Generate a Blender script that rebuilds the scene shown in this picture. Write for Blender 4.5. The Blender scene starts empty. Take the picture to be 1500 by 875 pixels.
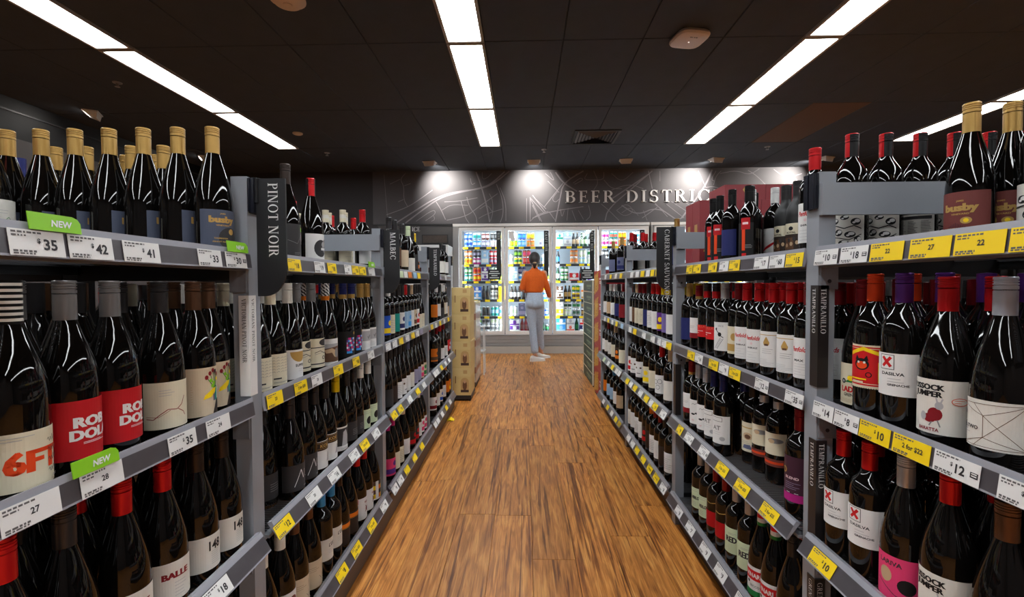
import bpy, bmesh, math, random
from math import pi, sin, cos, radians, tan
from mathutils import Vector, Matrix

rnd = random.Random(7)
S = bpy.context.scene
COL = S.collection

# ------------------------------------------------------------------ camera
F_PX, YAW, PITCH, ROLL, CAM_H = 700.0, .0252, .0289, -.0054, 1.1536


def cam_axes():
    fw = Vector((-sin(YAW) * cos(PITCH), cos(YAW) * cos(PITCH), -sin(PITCH)))
    rt = Vector((cos(YAW), sin(YAW), 0))
    up = rt.cross(fw)
    c, s = cos(ROLL), sin(ROLL)
    return c * rt + s * up, -s * rt + c * up, fw


RT, UP, FW = cam_axes()
cd = bpy.data.cameras.new('camera')
cd.sensor_width = 36
cd.lens = 36 * F_PX / 1500
cd.clip_start = .02
cam = bpy.data.objects.new('camera', cd)
COL.objects.link(cam)
cam.matrix_world = Matrix(((RT.x, UP.x, -FW.x, 0), (RT.y, UP.y, -FW.y, 0), (RT.z, UP.z, -FW.z, CAM_H), (0, 0, 0, 1)))
S.camera = cam


def y_at(px, X, Z):
    """depth Y at which a point with lateral X and height Z is seen in photo column px"""
    k = (px - 750) / F_PX
    d = RT - k * FW
    return -(X * d.x + (Z - CAM_H) * d.z) / d.y


def on_z(px, py, Z):
    d = RT * (px - 750) / F_PX - UP * (py - 437.5) / F_PX + FW
    t = (Z - CAM_H) / d.z
    return t * d.x, t * d.y


# ------------------------------------------------------------------ light level
S.view_settings.view_transform = 'Standard'
S.view_settings.look = 'None'
S.view_settings.gamma = 1
S.view_settings.use_curve_mapping = False
S.view_settings.exposure = 0.1
PANEL = 19.0           # radiance of the ceiling panels
SPOT_W = 105.0          # wall washer spots
w = bpy.data.worlds.new('world')
S.world = w
w.use_nodes = True
w.node_tree.nodes['Background'].inputs[0].default_value = (.9, .95, 1, 1)
w.node_tree.nodes['Background'].inputs[1].default_value = .03


# ------------------------------------------------------------------ materials
def lin(c):
    return tuple((x / 255 / 12.92) if x <= 10 else (((x / 255) + .055) / 1.055) ** 2.4 for x in c)


PAL = dict(white=(222, 220, 218), offwhite=(214, 209, 200), cream=(214, 204, 178), black=(20, 19, 20), charcoal=(52, 50, 51),
           red=(196, 22, 28), darkred=(128, 20, 30), crimson=(184, 16, 26), gold=(182, 144, 78), grey=(128, 126, 126), silver=(176, 180, 192),
           lightgrey=(168, 166, 168), slate=(74, 80, 98), yellow=(240, 205, 20), orange=(226, 120, 24), vermilion=(226, 70, 24), coral=(206, 92, 70),
           blue=(30, 84, 190), navy=(34, 40, 96), lightblue=(150, 184, 214), skyblue=(60, 150, 220), teal=(20, 140, 130), green=(34, 120, 60),
           darkgreen=(30, 70, 45), lime=(132, 196, 30), purple=(92, 44, 130), lavender=(150, 144, 172), magenta=(176, 30, 120), pink=(222, 60, 110),
           palepink=(226, 196, 200), brown=(96, 66, 46), darkbrown=(50, 38, 32), tan=(190, 160, 126), beige=(206, 186, 158), maroon=(112, 54, 50),
           plum=(62, 32, 48), mint=(200, 214, 178), bluegrey=(96, 100, 130), violet=(116, 100, 160), stripdark=(34, 30, 30))
MATS = {}


def nodes_of(m):
    m.use_nodes = True
    return m.node_tree.nodes, m.node_tree.links, m.node_tree.nodes['Principled BSDF']


def mat(name, rgb, rough=.5, metal=0, spec=.5, emit=0, coat=0, noise=0, nscale=40, bump=0, stretch=None):
    if name in MATS:
        return MATS[name]
    m = bpy.data.materials.new(name)
    N, L, b = nodes_of(m)
    col = lin(rgb)
    b.inputs['Base Color'].default_value = (*col, 1)
    b.inputs['Roughness'].default_value = rough
    b.inputs['Metallic'].default_value = metal
    b.inputs['Specular IOR Level'].default_value = spec
    if coat:
        b.inputs['Coat Weight'].default_value = coat
        b.inputs['Coat Roughness'].default_value = .05
    if emit:
        b.inputs['Emission Color'].default_value = (*col, 1)
        b.inputs['Emission Strength'].default_value = emit
    if noise or bump:
        tc = N.new('ShaderNodeTexCoord')
        mp = N.new('ShaderNodeMapping')
        L.new(tc.outputs['Object'], mp.inputs[0])
        if stretch:
            mp.inputs['Scale'].default_value = stretch
        nz = N.new('ShaderNodeTexNoise')
        nz.inputs['Scale'].default_value = nscale
        nz.inputs['Detail'].default_value = 4
        L.new(mp.outputs[0], nz.inputs['Vector'])
        if noise:
            rp = N.new('ShaderNodeValToRGB')
            rp.color_ramp.elements[0].position = .3
            rp.color_ramp.elements[1].position = .7
            rp.color_ramp.elements[0].color = (*[c * (1 - noise) for c in col], 1)
            rp.color_ramp.elements[1].color = (*[min(1, c * (1 + noise)) for c in col], 1)
            L.new(nz.outputs[0], rp.inputs[0])
            L.new(rp.outputs[0], b.inputs['Base Color'])
        if bump:
            bp = N.new('ShaderNodeBump')
            bp.inputs['Strength'].default_value = bump
            bp.inputs['Distance'].default_value = .01
            L.new(nz.outputs[0], bp.inputs['Height'])
            L.new(bp.outputs[0], b.inputs['Normal'])
    MATS[name] = m
    return m


def pap(c):      # printed paper of a palette colour
    return mat('paper_' + c, PAL[c], .55, spec=.3)


def capm(c):     # painted screw cap
    return mat('cap_' + c, PAL[c], .36 if c in ('white', 'offwhite', 'cream', 'tan', 'mint') else .3, metal=.15 if c in ('white', 'offwhite', 'cream', 'tan', 'mint') else .55, spec=.5)


GLASS = mat('dark_wine_glass', (11, 9, 8), .035, spec=.5)
MATTE = mat('matte_black_glass', (20, 20, 21), .5)
GREY = mat('grey_shelf_paint', (136, 140, 147), .42, noise=.04, nscale=8)
GREYD = mat('grey_shelf_paint_bracket', (112, 114, 120), .45)
STRIPM = mat('dark_ticket_strip', (74, 70, 74), .3, noise=.12, nscale=25)
LIPM = mat('clear_strip_lip', (150, 150, 158), .22)
WIRE = mat('zinc_wire', (120, 120, 124), .35, metal=.7)
DARKMET = mat('black_metal', (24, 24, 26), .5)
BOARD = mat('black_sign_board', (21, 21, 24), .5, noise=.06, nscale=300)
LETTER = mat('white_lettering', (225, 225, 225), .5)
INK = mat('dark_ink', (38, 36, 40), .6)
WHITEP = mat('white_enamel', (214, 213, 212), .35)


# ------------------------------------------------------------------ mesh builder
class MB:
    def __init__(s):
        s.v, s.f, s.m, s.mats = [], [], [], []

    def slot(s, m):
        if m not in s.mats:
            s.mats.append(m)
        return s.mats.index(m)

    def add(s, vs, fs, m):
        o = len(s.v)
        k = s.slot(m)
        s.v.extend(tuple(q) for q in vs)
        for f in fs:
            s.f.append(tuple(i + o for i in f))
            s.m.append(k)

    def box(s, a, b, m, M=None):
        x0, y0, z0 = a
        x1, y1, z1 = b
        vs = [Vector(q) for q in ((x0, y0, z0), (x1, y0, z0), (x1, y1, z0), (x0, y1, z0), (x0, y0, z1), (x1, y0, z1), (x1, y1, z1), (x0, y1, z1))]
        if M is not None:
            vs = [M @ q for q in vs]
        s.add(vs, ((3, 2, 1, 0), (4, 5, 6, 7), (0, 1, 5, 4), (1, 2, 6, 5), (2, 3, 7, 6), (3, 0, 4, 7)), m)

    def cbox(s, c, d, m, M=None):
        s.box([c[i] - d[i] / 2 for i in range(3)], [c[i] + d[i] / 2 for i in range(3)], m, M)

    def lathe(s, prof, m, n=24, c=(0, 0, 0), matf=None):
        vs, fs, ms = [], [], []
        rows = []
        for r, z in prof:
            if r < 1e-6:
                rows.append([len(vs)])
                vs.append((c[0], c[1], c[2] + z))
            else:
                rows.append([len(vs) + i for i in range(n)])
                vs += [(c[0] + r * cos(2 * pi * i / n), c[1] + r * sin(2 * pi * i / n), c[2] + z) for i in range(n)]
        o = len(s.v)
        s.v += vs
        for j in range(len(prof) - 1):
            a, b = rows[j], rows[j + 1]
            zm = (prof[j][1] + prof[j + 1][1]) / 2
            for i in range(n):
                k = (i + 1) % n
                mm = matf(zm, 2 * pi * (i + .5) / n) if matf else m
                if len(a) == 1:
                    f = (a[0], b[k], b[i])
                elif len(b) == 1:
                    f = (a[i], a[k], b[0])
                else:
                    f = (a[i], a[k], b[k], b[i])
                s.f.append(tuple(q + o for q in f))
                s.m.append(s.slot(mm))

    def cyl(s, a, b, r, m, n=10, r2=None):
        a, b = Vector(a), Vector(b)
        d = (b - a).normalized()
        u = d.orthogonal().normalized()
        v = d.cross(u)
        r2 = r if r2 is None else r2
        vs = [a + r * (cos(2 * pi * i / n) * u + sin(2 * pi * i / n) * v) for i in range(n)] + [b + r2 * (cos(2 * pi * i / n) * u + sin(2 * pi * i / n) * v) for i in range(n)]
        fs = [(i, (i + 1) % n, n + (i + 1) % n, n + i) for i in range(n)] + [tuple(range(n))[::-1], tuple(range(n, 2 * n))]
        s.add(vs, fs, m)

    def prism(s, pts, m, M, d):
        """extrude a 2-D outline (counter-clockwise) by d along local +z of M"""
        n = len(pts)
        vs = [M @ Vector((x, y, 0)) for x, y in pts] + [M @ Vector((x, y, d)) for x, y in pts]
        fs = [tuple(range(n))[::-1], tuple(range(n, 2 * n))] + [(i, (i + 1) % n, n + (i + 1) % n, n + i) for i in range(n)]
        s.add(vs, fs, m)

    def sphere(s, c, r, m, nu=14, nv=9, M=None):
        r = r if hasattr(r, '__len__') else (r, r, r)
        prof = []
        vs, fs = [], []
        for j in range(nv + 1):
            t = pi * j / nv
            for i in range(nu):
                a = 2 * pi * i / nu
                q = Vector((r[0] * sin(t) * cos(a), r[1] * sin(t) * sin(a), -r[2] * cos(t)))
                if M is not None:
                    q = M @ q
                vs.append(q + Vector(c))
        for j in range(nv):
            for i in range(nu):
                k = (i + 1) % nu
                fs.append((j * nu + i, j * nu + k, (j + 1) * nu + k, (j + 1) * nu + i))
        s.add(vs, fs, m)

    def mesh(s, name, smooth=False, angle=None):
        me = bpy.data.meshes.new(name)
        me.from_pydata(s.v, [], s.f)
        for m in s.mats:
            me.materials.append(m)
        me.polygons.foreach_set('material_index', s.m)
        if smooth:
            me.polygons.foreach_set('use_smooth', [True] * len(s.f))
            if angle:
                try:
                    me.set_sharp_from_angle(angle=radians(angle))
                except Exception:
                    pass
        me.update()
        return me


def put(name, me, parent=None, loc=(0, 0, 0), rz=0):
    if isinstance(me, MB):
        me = me.mesh(name)
    o = bpy.data.objects.new(name, me)
    COL.objects.link(o)
    o.location = loc
    o.rotation_euler = (0, 0, rz)
    if parent is not None:
        o.parent = parent
    return o


def tag(o, label=None, cat=None, group=None, kind=None):
    if label:
        o['label'] = label
    if cat:
        o['category'] = cat
    if group:
        o['group'] = group
    if kind:
        o['kind'] = kind
    return o


def thing(name, label, cat, loc=(0, 0, 0), rz=0, group=None):
    o = put(name, None, None, loc, rz)
    o.empty_display_size = .05
    return tag(o, label, cat, group)


def struct(name, me, parent=None, loc=(0, 0, 0)):
    return tag(put(name, me, parent, loc), kind='structure')


# ------------------------------------------------------------------ lettering
_tc = {}


def text_mesh(s):
    """flat sans glyphs: (verts, faces, width) with cap height 1, baseline at 0, starting at x 0"""
    if s in _tc:
        return _tc[s]
    cu = bpy.data.curves.new('lettering', 'FONT')
    cu.body = s
    cu.size = 1
    cu.resolution_u = 2
    cu.offset = .03
    ob = bpy.data.objects.new('lettering', cu)
    me = bpy.data.meshes.new_from_object(ob)
    vs = [(v.co.x, v.co.y) for v in me.vertices]
    fs = [tuple(p.vertices) for p in me.polygons]
    bpy.data.objects.remove(ob)
    bpy.data.curves.remove(cu)
    bpy.data.meshes.remove(me)
    if vs:
        x0 = min(v[0] for v in vs)
        k = 1 / .72
        vs = [((x - x0) * k, y * k) for x, y in vs]
    wd = max([v[0] for v in vs] or [0])
    _tc[s] = (vs, fs, wd)
    return _tc[s]


def serif_glyph(ch):
    """list of convex polygons, cap height 1, and the advance width"""
    P = []

    def rect(x0, y0, x1, y1):
        P.append([(x0, y0), (x1, y0), (x1, y1), (x0, y1)])

    def stem(x, wd=.15, y0=0, y1=1, sb=True, st=True):
        rect(x, y0, x + wd, y1)
        e = .08
        if sb:
            rect(x - e, y0, x + wd + e, y0 + .045)
        if st:
            rect(x - e, y1 - .045, x + wd + e, y1)

    def diag(xa, ya, xb, yb, wd):
        q = [(xa, ya), (xa + wd, ya), (xb + wd, yb), (xb, yb)]
        P.append(q if ya < yb else q[::-1])

    def arc(cx, cy, rx, ry, a0, a1, tx, ty, n=10):
        for i in range(n):
            t, u = radians(a0 + (a1 - a0) * i / n), radians(a0 + (a1 - a0) * (i + 1) / n)
            q = [(cx + rx * cos(t), cy + ry * sin(t)), (cx + rx * cos(u), cy + ry * sin(u)), (cx + (rx - tx) * cos(u), cy + (ry - ty) * sin(u)), (cx + (rx - tx) * cos(t), cy + (ry - ty) * sin(t))]
            P.append(q if a1 > a0 else q[::-1])

    w = .6
    if ch == 'I':
        stem(.08); w = .31
    elif ch == 'L':
        stem(.08); rect(.2, 0, .55, .05); P.append([(.5, 0), (.55, 0), (.57, .22), (.54, .22)]); w = .6
    elif ch in 'EF':
        stem(.08); rect(.2, .95, .54, 1); rect(.2, .49, .44, .54); P.append([(.5, .8), (.53, .8), (.54, 1), (.49, 1)]); rect(.42, .4, .455, .63)
        if ch == 'E':
            rect(.2, 0, .56, .05); P.append([(.5, 0), (.56, 0), (.58, .22), (.55, .22)])
        w = .61
    elif ch == 'T':
        stem(.26, st=False); rect(.02, .95, .65, 1); P.append([(.02, .78), (.05, .78), (.07, 1), (.02, 1)]); P.append([(.62, .78), (.65, .78), (.65, 1), (.6, 1)]); w = .67
    elif ch in 'BPR':
        stem(.08)
        arc(.32, .75 if ch != 'B' else .76, .28, .25 if ch != 'B' else .24, -90, 90, .14, .05); rect(.2, .95, .33, 1); rect(.2, .5 if ch != 'B' else .52, .33, .55 if ch != 'B' else .57)
        if ch == 'B':
            arc(.33, .285, .33, .285, -90, 90, .15, .05); rect(.2, 0, .34, .05)
        if ch == 'R':
            diag(.3, .52, .58, 0, .16); rect(.58, 0, .8, .045)
        w = {'B': .7, 'P': .64, 'R': .76}[ch]
    elif ch == 'D':
        stem(.08); arc(.3, .5, .47, .5, -90, 90, .16, .05, 14); rect(.2, .95, .31, 1); rect(.2, 0, .31, .05); w = .82
    elif ch in 'CG':
        arc(.45, .5, .42, .52, 42, 318, .15, .05, 16); P.append([(.72, .72), (.76, .72), (.78, .98), (.74, .98)])
        if ch == 'G':
            rect(.66, .06, .8, .42); rect(.58, .4, .86, .445)
        else:
            P.append([(.72, .28), (.76, .28), (.77, .14), (.73, .1)][::-1])
        w = .84 if ch == 'C' else .9
    elif ch == 'O':
        arc(.45, .5, .42, .52, 0, 360, .15, .05, 22); w = .9
    elif ch == 'S':
        arc(.31, .745, .25, .275, 25, 268, .12, .06, 11); arc(.31, .27, .28, .29, 95, -155, .13, .06, 11)
        rect(.5, .74, .535, .98); rect(.04, .02, .075, .28); w = .62
    elif ch == 'N':
        stem(.1, .06, sb=True, st=False); rect(.0, .955, .16, 1); diag(.1, 1, .6, 0, .15); stem(.69, .06, sb=False); w = .86
    elif ch == 'M':
        stem(.1, .06); diag(.1, 1, .42, 0, .14); diag(.44, 0, .78, 1, .06); stem(.78, .15); w = 1.03
    elif ch == 'A':
        diag(.04, 0, .36, 1, .06); diag(.32, 1, .62, 0, .16); rect(.16, .3, .6, .345); rect(-.04, 0, .17, .045); rect(.54, 0, .86, .045); w = .82
    elif ch == 'V':
        diag(.04, 1, .36, 0, .16); diag(.42, 0, .74, 1, .06); rect(-.04, .955, .28, 1); rect(.64, .955, .86, 1); w = .82
    elif ch == 'U':
        stem(.08, .15, .3, 1, sb=False); stem(.64, .06, .3, 1, sb=False); arc(.39, .3, .31, .31, 180, 360, .12, .06, 12); w = .82
    elif ch == 'H':
        stem(.08); stem(.58); rect(.2, .48, .6, .53); w = .82
    elif ch == ' ':
        w = .34
    return P, w


def serif_text(s, track=.1):
    vs, fs, x = [], [], 0
    for ch in s:
        P, wd = serif_glyph(ch)
        for q in P:
            o = len(vs)
            vs += [(x + a, b) for a, b in q]
            fs.append(tuple(range(o, o + len(q))))
        x += wd + track
    return vs, fs, x - track


def flat_text(mb, s, m, M, size, serif=False, sx=1, depth=0, center=True, track=.1, shear=0):
    """lettering lying in the local xy plane of M"""
    vs, fs, wd = serif_text(s, track) if serif else text_mesh(s)
    ox = -wd / 2 if center else 0
    pts = [M @ Vector(((x + ox + shear * y) * size * sx, (y - .5) * size, depth)) for x, y in vs]
    mb.add(pts, fs, m)
    if depth:
        o = [M @ Vector(((x + ox + shear * y) * size * sx, (y - .5) * size, 0)) for x, y in vs]
        for f in fs:
            n = len(f)
            mb.add([pts[i] for i in f] + [o[i] for i in f], [(i, n + i, n + (i + 1) % n, (i + 1) % n) for i in range(n)], m)


# ------------------------------------------------------------------ room shell
H_CEIL = 3.079
WALL_Y = 8.1
XL_W, XR_W, Y_BACK = -5.2, 6.8, -5.2
floor_base = mat('floor_underlay', (120, 80, 44), .6)


def wood_material():
    m = bpy.data.materials.new('oak_plank')
    N, L, b = nodes_of(m)
    tc = N.new('ShaderNodeTexCoord')
    oi = N.new('ShaderNodeObjectInfo')
    mul = N.new('ShaderNodeVectorMath'); mul.operation = 'SCALE'
    mul.inputs[0].default_value = (37, 91, 13)
    L.new(oi.outputs['Random'], mul.inputs['Scale'])
    add = N.new('ShaderNodeVectorMath'); add.operation = 'ADD'
    L.new(tc.outputs['Object'], add.inputs[0]); L.new(mul.outputs[0], add.inputs[1])

    def noise(scale, sc, det, dist):
        mp = N.new('ShaderNodeMapping'); mp.inputs['Scale'].default_value = sc
        L.new(add.outputs[0], mp.inputs[0])
        n = N.new('ShaderNodeTexNoise')
        n.inputs['Scale'].default_value = scale; n.inputs['Detail'].default_value = det; n.inputs['Distortion'].default_value = dist
        L.new(mp.outputs[0], n.inputs['Vector'])
        return n.outputs[0]

    def ramp(src, *st):
        r = N.new('ShaderNodeValToRGB')
        while len(r.color_ramp.elements) < len(st):
            r.color_ramp.elements.new(.5)
        for e, (p, c) in zip(r.color_ramp.elements, st):
            e.position = p
            e.color = (*c, 1)
        L.new(src, r.inputs[0])
        return r.outputs[0]

    base = ramp(noise(8, (5, .6, 1), 6, .9), (.25, lin((142, 84, 34))), (.5, lin((192, 124, 56))), (.75, lin((220, 158, 84))))
    fine = ramp(noise(42, (6, .14, 1), 5, .3), (.35, (.60, .54, .48)), (.58, (1, 1, 1)))
    streak = ramp(noise(3.4, (9, .30, 1), 9, 1.8), (.355, (.22, .14, .09)), (.41, (.58, .48, .40)), (.47, (1, 1, 1)))
    tone = N.new('ShaderNodeMapRange')
    L.new(oi.outputs['Random'], tone.inputs[0]); tone.inputs[3].default_value = .92; tone.inputs[4].default_value = 1.16

    def mix(a, bb, fac=1):
        x = N.new('ShaderNodeMix'); x.data_type = 'RGBA'; x.blend_type = 'MULTIPLY'; x.inputs['Factor'].default_value = fac
        L.new(a, x.inputs['A']); L.new(bb, x.inputs['B'])
        return x.outputs['Result']

    c = mix(mix(base, fine, .8), streak, .85)
    c = mix(c, tone.outputs[0])
    L.new(c, b.inputs['Base Color'])
    b.inputs['Roughness'].default_value = .42
    b.inputs['Specular IOR Level'].default_value = .35
    bp = N.new('ShaderNodeBump'); bp.inputs['Strength'].default_value = .12; bp.inputs['Distance'].default_value = .002
    L.new(fine, bp.inputs['Height']); L.new(bp.outputs[0], b.inputs['Normal'])
    return m


OAK = wood_material()
fb = MB()
fb.box((XL_W - .2, Y_BACK - .2, -.1), (XR_W + .2, WALL_Y + .2, -.006), floor_base)
floor = struct('floor', fb)
PW, PLN = .18, 1.42
pm = MB()
e = .0012
pm.add([(e, e, 0), (PW - e, e, 0), (PW - e, PLN - e, 0), (e, PLN - e, 0), (0, 0, -.004), (PW, 0, -.004), (PW, PLN, -.004), (0, PLN, -.004)],
       [(0, 1, 2, 3), (0, 4, 5, 1), (1, 5, 6, 2), (2, 6, 7, 3), (3, 7, 4, 0)], OAK)
pme = pm.mesh('plank')
np_ = 0
prow = random.Random(21)
for i in range(-9, 17):
    x = .03 + i * PW
    off = prow.random() * PLN
    y = -1.2 + off
    while y < 8.0:
        near = abs(x - .05) < .85
        if (near and y + PLN > .75) or y + PLN > 4.6:
            put('plank', pme, floor, (x, y, 0))
            np_ += 1
        y += PLN
# outside the planks in view the same boards go on as one surface
for (a, b_) in (((-5.1, -5.1), (-.85, 4.5)), ((.95, -5.1), (6.7, 4.5)), ((-.85, -5.1), (.95, .6)), ((-5.1, 4.5), (-1.6, 8.05)), ((3.1, 4.5), (6.7, 8.05))):
    q = MB(); q.box((a[0], a[1], -.0055), (b_[0], b_[1], -.002), OAK)
    struct('floor_boards', q, floor)

WALLD = mat('charcoal_wall_paint', (46, 45, 48), .7)
WALLG = mat('grey_wall_paint', (88, 84, 84), .7, noise=.05, nscale=3)
MURAL = mat('mural_print', (76, 73, 76), .6, noise=.1, nscale=1.2)
ROADM = mat('mural_road_ink', (126, 121, 126), .6)
TILEM = mat('black_ceiling_tile', (48, 54, 63), .85, noise=.08, nscale=6)
TILEB = mat('brown_stained_ceiling_tile', (84, 62, 44), .85)
GRIDM = mat('ceiling_grid_black', (34, 37, 41), .6)
FR_X0, FR_X1, FR_TOP = -1.187, 3.75, 2.176
q = MB(); q.box((XL_W - .2, WALL_Y, FR_TOP), (XR_W + .2, WALL_Y + .8, 3.5), WALLD); q.box((XL_W - .2, WALL_Y, -.006), (FR_X0, WALL_Y + .8, FR_TOP), WALLD)
q.box((FR_X1, WALL_Y, -.006), (XR_W + .2, WALL_Y + .8, FR_TOP), WALLD); wb = struct('wall_back', q)
q = MB(); q.box((XL_W - .2, Y_BACK, -.006), (XL_W, WALL_Y, 2.68), WALLG); q.box((XL_W - .2, Y_BACK, 2.68), (XL_W, WALL_Y, 3.5), mat('black_bulkhead', (26, 26, 28), .6))
struct('wall_left', q)
q = MB(); q.box((XL_W, Y_BACK, 2.94), (XL_W + .012, WALL_Y, 2.955), mat('cornice_metal', (60, 60, 62), .4)); struct('trim_1', q)
q = MB(); q.box((XR_W, Y_BACK, -.006), (XR_W + .2, WALL_Y, 3.5), WALLD); struct('wall_right', q)
q = MB(); q.box((XL_W - .2, Y_BACK - .2, -.006), (XR_W + .2, Y_BACK, 3.5), WALLG); struct('wall_front', q)
q = MB(); q.box((XL_W - .2, Y_BACK - .2, H_CEIL + .03), (XR_W + .2, WALL_Y + .2, H_CEIL + .25), GRIDM)
ceiling = struct('ceiling', q)

# light strips and ceiling tiles -------------------------------------------------
STRIP_X = (-3.288, -.456, 2.345, 5.11)
Y_END, P_LEN, P_W = 6.672, 1.42, .299
LIGHTM = mat('lit_diffuser', (247, 252, 255), .5, emit=PANEL)
FRAMEM = mat('light_trim_grey', (150, 143, 134), .5)
pf = MB()
h, l = P_W / 2, P_LEN / 2 - .006
for a, b_ in (((-h, -l), (-h + .022, l)), ((h - .022, -l), (h, l)), ((-h + .022, -l), (h - .022, -l + .024)), ((-h + .022, l - .024), (h - .022, l))):
    pf.box((a[0], a[1], -.014), (b_[0], b_[1], .03), FRAMEM)
pfe = pf.mesh('frame')
pd = MB(); pd.box((-h + .022, -l + .024, -.004), (h - .022, l - .024, .025), LIGHTM)
pde = pd.mesh('diffuser')
snames = ('far left', 'central', 'right', 'outermost right')
for si, sx in enumerate(STRIP_X):
    for k in range(8):
        t = thing('ceiling_light', '%s ceiling strip, %s lit white panel counted from the back wall' % (snames[si], ('first', 'second', 'third', 'fourth', 'fifth', 'sixth', 'seventh', 'eighth')[k]), 'ceiling light',
                  (sx, Y_END - P_LEN * (k + .5), H_CEIL), 0, 'white ceiling light panels in strips')
        put('frame', pfe, t); put('diffuser', pde, t)
tile_meshes = {}


def tile(x0, x1, y0, y1, m):
    key = (round(x1 - x0, 3), round(y1 - y0, 3), m.name)
    if key not in tile_meshes:
        t = MB(); g = .007; sx, sy = x1 - x0, y1 - y0
        t.add([(g, g, 0), (sx - g, g, 0), (sx - g, sy - g, 0), (g, sy - g, 0), (.001, .001, .008), (sx - .001, .001, .008), (sx - .001, sy - .001, .008), (.001, sy - .001, .008)],
              [(3, 2, 1, 0), (0, 1, 5, 4), (1, 2, 6, 5), (2, 3, 7, 6), (3, 0, 4, 7)], m)
        tile_meshes[key] = t.mesh('ceiling_tile')
    put('ceiling_tile', tile_meshes[key], ceiling, (x0, y0, H_CEIL))


yb = [Y_END - P_LEN * k for k in range(0, 6)][::-1] + [WALL_Y]
edges = [XL_W]
for sx in STRIP_X:
    edges += [sx - P_W / 2, sx + P_W / 2]
edges.append(XR_W)
for yi in range(len(yb) - 1):
    for g in range(0, len(edges) - 1):
        x0, x1 = edges[g], edges[g + 1]
        light_col = g % 2 == 1
        if light_col and yb[yi + 1] <= Y_END + .01:
            continue
        n = 1 if x1 - x0 < .4 else max(1, round((x1 - x0) / .66))
        for i in range(n):
            a, b_ = x0 + (x1 - x0) * i / n, x0 + (x1 - x0) * (i + 1) / n
            stained = abs((a + b_) / 2 - 3.40) < .34 and abs((yb[yi] + yb[yi + 1]) / 2 - 5.96) < .5
            tile(a, b_, yb[yi], yb[yi + 1], TILEB if stained else TILEM)
q = MB(); q.box((XL_W, Y_BACK, H_CEIL), (XR_W, yb[0], H_CEIL + .02), TILEM); tag(put('tile_field', q, ceiling), kind='structure')

# mural on the back wall --------------------------------------------------------
MX0, MX1, MZ0, MZ1 = -2.556, 6.2, 2.19, 3.079
q = MB(); q.box((MX0, WALL_Y - .012, MZ0), (MX1, WALL_Y, MZ1), MURAL)
mural = struct('mural_panel', q, wb)
roads = MB()


def road(pts, wd):
    yy = WALL_Y - .0135 - road.k * 2e-5
    road.k += 1
    # smooth the polyline, keep it inside the panel
    P = [Vector(p) for p in pts]
    for _ in range(2):
        Q = [P[0]]
        for a, b_ in zip(P, P[1:]):
            Q += [a * .75 + b_ * .25, a * .25 + b_ * .75]
        P = Q + [P[-1]]
    for a, b_ in zip(P, P[1:]):
        if not all(MX0 + .02 < p.x < MX1 - .02 and MZ0 + .005 < p.y < MZ1 - .01 for p in (a, b_)):
            continue
        d = (b_ - a)
        if d.length < 1e-5:
            continue
        d.normalize(); n = Vector((-d.y, d.x)) * wd / 2
        roads.add([(p.x, yy, p.y) for p in (a - n, b_ - n, b_ + n, a + n)], [(0, 1, 2, 3)], ROADM)


road.k = 0


def mp(px, py):     # position on the mural seen at a photo pixel
    d = RT * (px - 750) / F_PX - UP * (py - 437.5) / F_PX + FW
    t = (WALL_Y - .013) / d.y
    return (t * d.x, CAM_H + t * d.z)


def zr(ox, oy, sc, pts, wd):
    road([mp(ox + x / sc, oy + y / sc) for x, y in pts], wd)


A = (540, 230, 5.77)
for pts, wd in (([(230, 560), (400, 450), (560, 350), (700, 300), (950, 270), (1060, 225), (1190, 120)], .022), ([(310, 560), (440, 460), (600, 345), (760, 300), (960, 262), (1040, 225), (1150, 125)], .022),
                ([(905, 120), (950, 240), (1000, 420), (1025, 560)], .022), ([(150, 490), (330, 425), (430, 360), (540, 280)], .012), ([(310, 140), (265, 190), (300, 250), (295, 360), (330, 420)], .01), ([(265, 190), (180, 230)], .009),
                ([(300, 245), (355, 225)], .009), ([(295, 360), (250, 380)], .009), ([(570, 380), (610, 440), (650, 530)], .014), ([(400, 545), (550, 440), (570, 480), (480, 540)], .009), ([(550, 500), (560, 530), (530, 545)], .008),
                ([(620, 450), (700, 400), (840, 410)], .01), ([(780, 370), (800, 440), (820, 520), (850, 560)], .012), ([(830, 340), (850, 420), (910, 500), (915, 560)], .012), ([(660, 535), (830, 500), (920, 430), (1090, 310)], .012),
                ([(1080, 230), (1130, 350), (1140, 480), (1110, 560)], .012), ([(1110, 260), (1160, 380), (1160, 540)], .01), ([(1020, 310), (1050, 370), (1050, 480), (1030, 540)], .009), ([(940, 440), (1000, 400), (1050, 470)], .009),
                ([(930, 520), (1000, 480), (1130, 440)], .009), ([(640, 380), (770, 375), (920, 345)], .012), ([(960, 130), (960, 190), (1000, 180), (1040, 140)], .008), ([(860, 180), (870, 240), (900, 220)], .008), ([(130, 150), (160, 520)], .006),
                ([(1365, 340), (1365, 560)], .012), ([(1335, 350), (1335, 560)], .009), ([(1370, 350), (1480, 470)], .01), ([(1370, 360), (1440, 500), (1470, 560)], .01), ([(1400, 345), (1500, 440)], .01), ([(1370, 540), (1420, 490), (1520, 460)], .009)):
    zr(*A, pts, wd)
A = (780, 230, 5.357)
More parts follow.
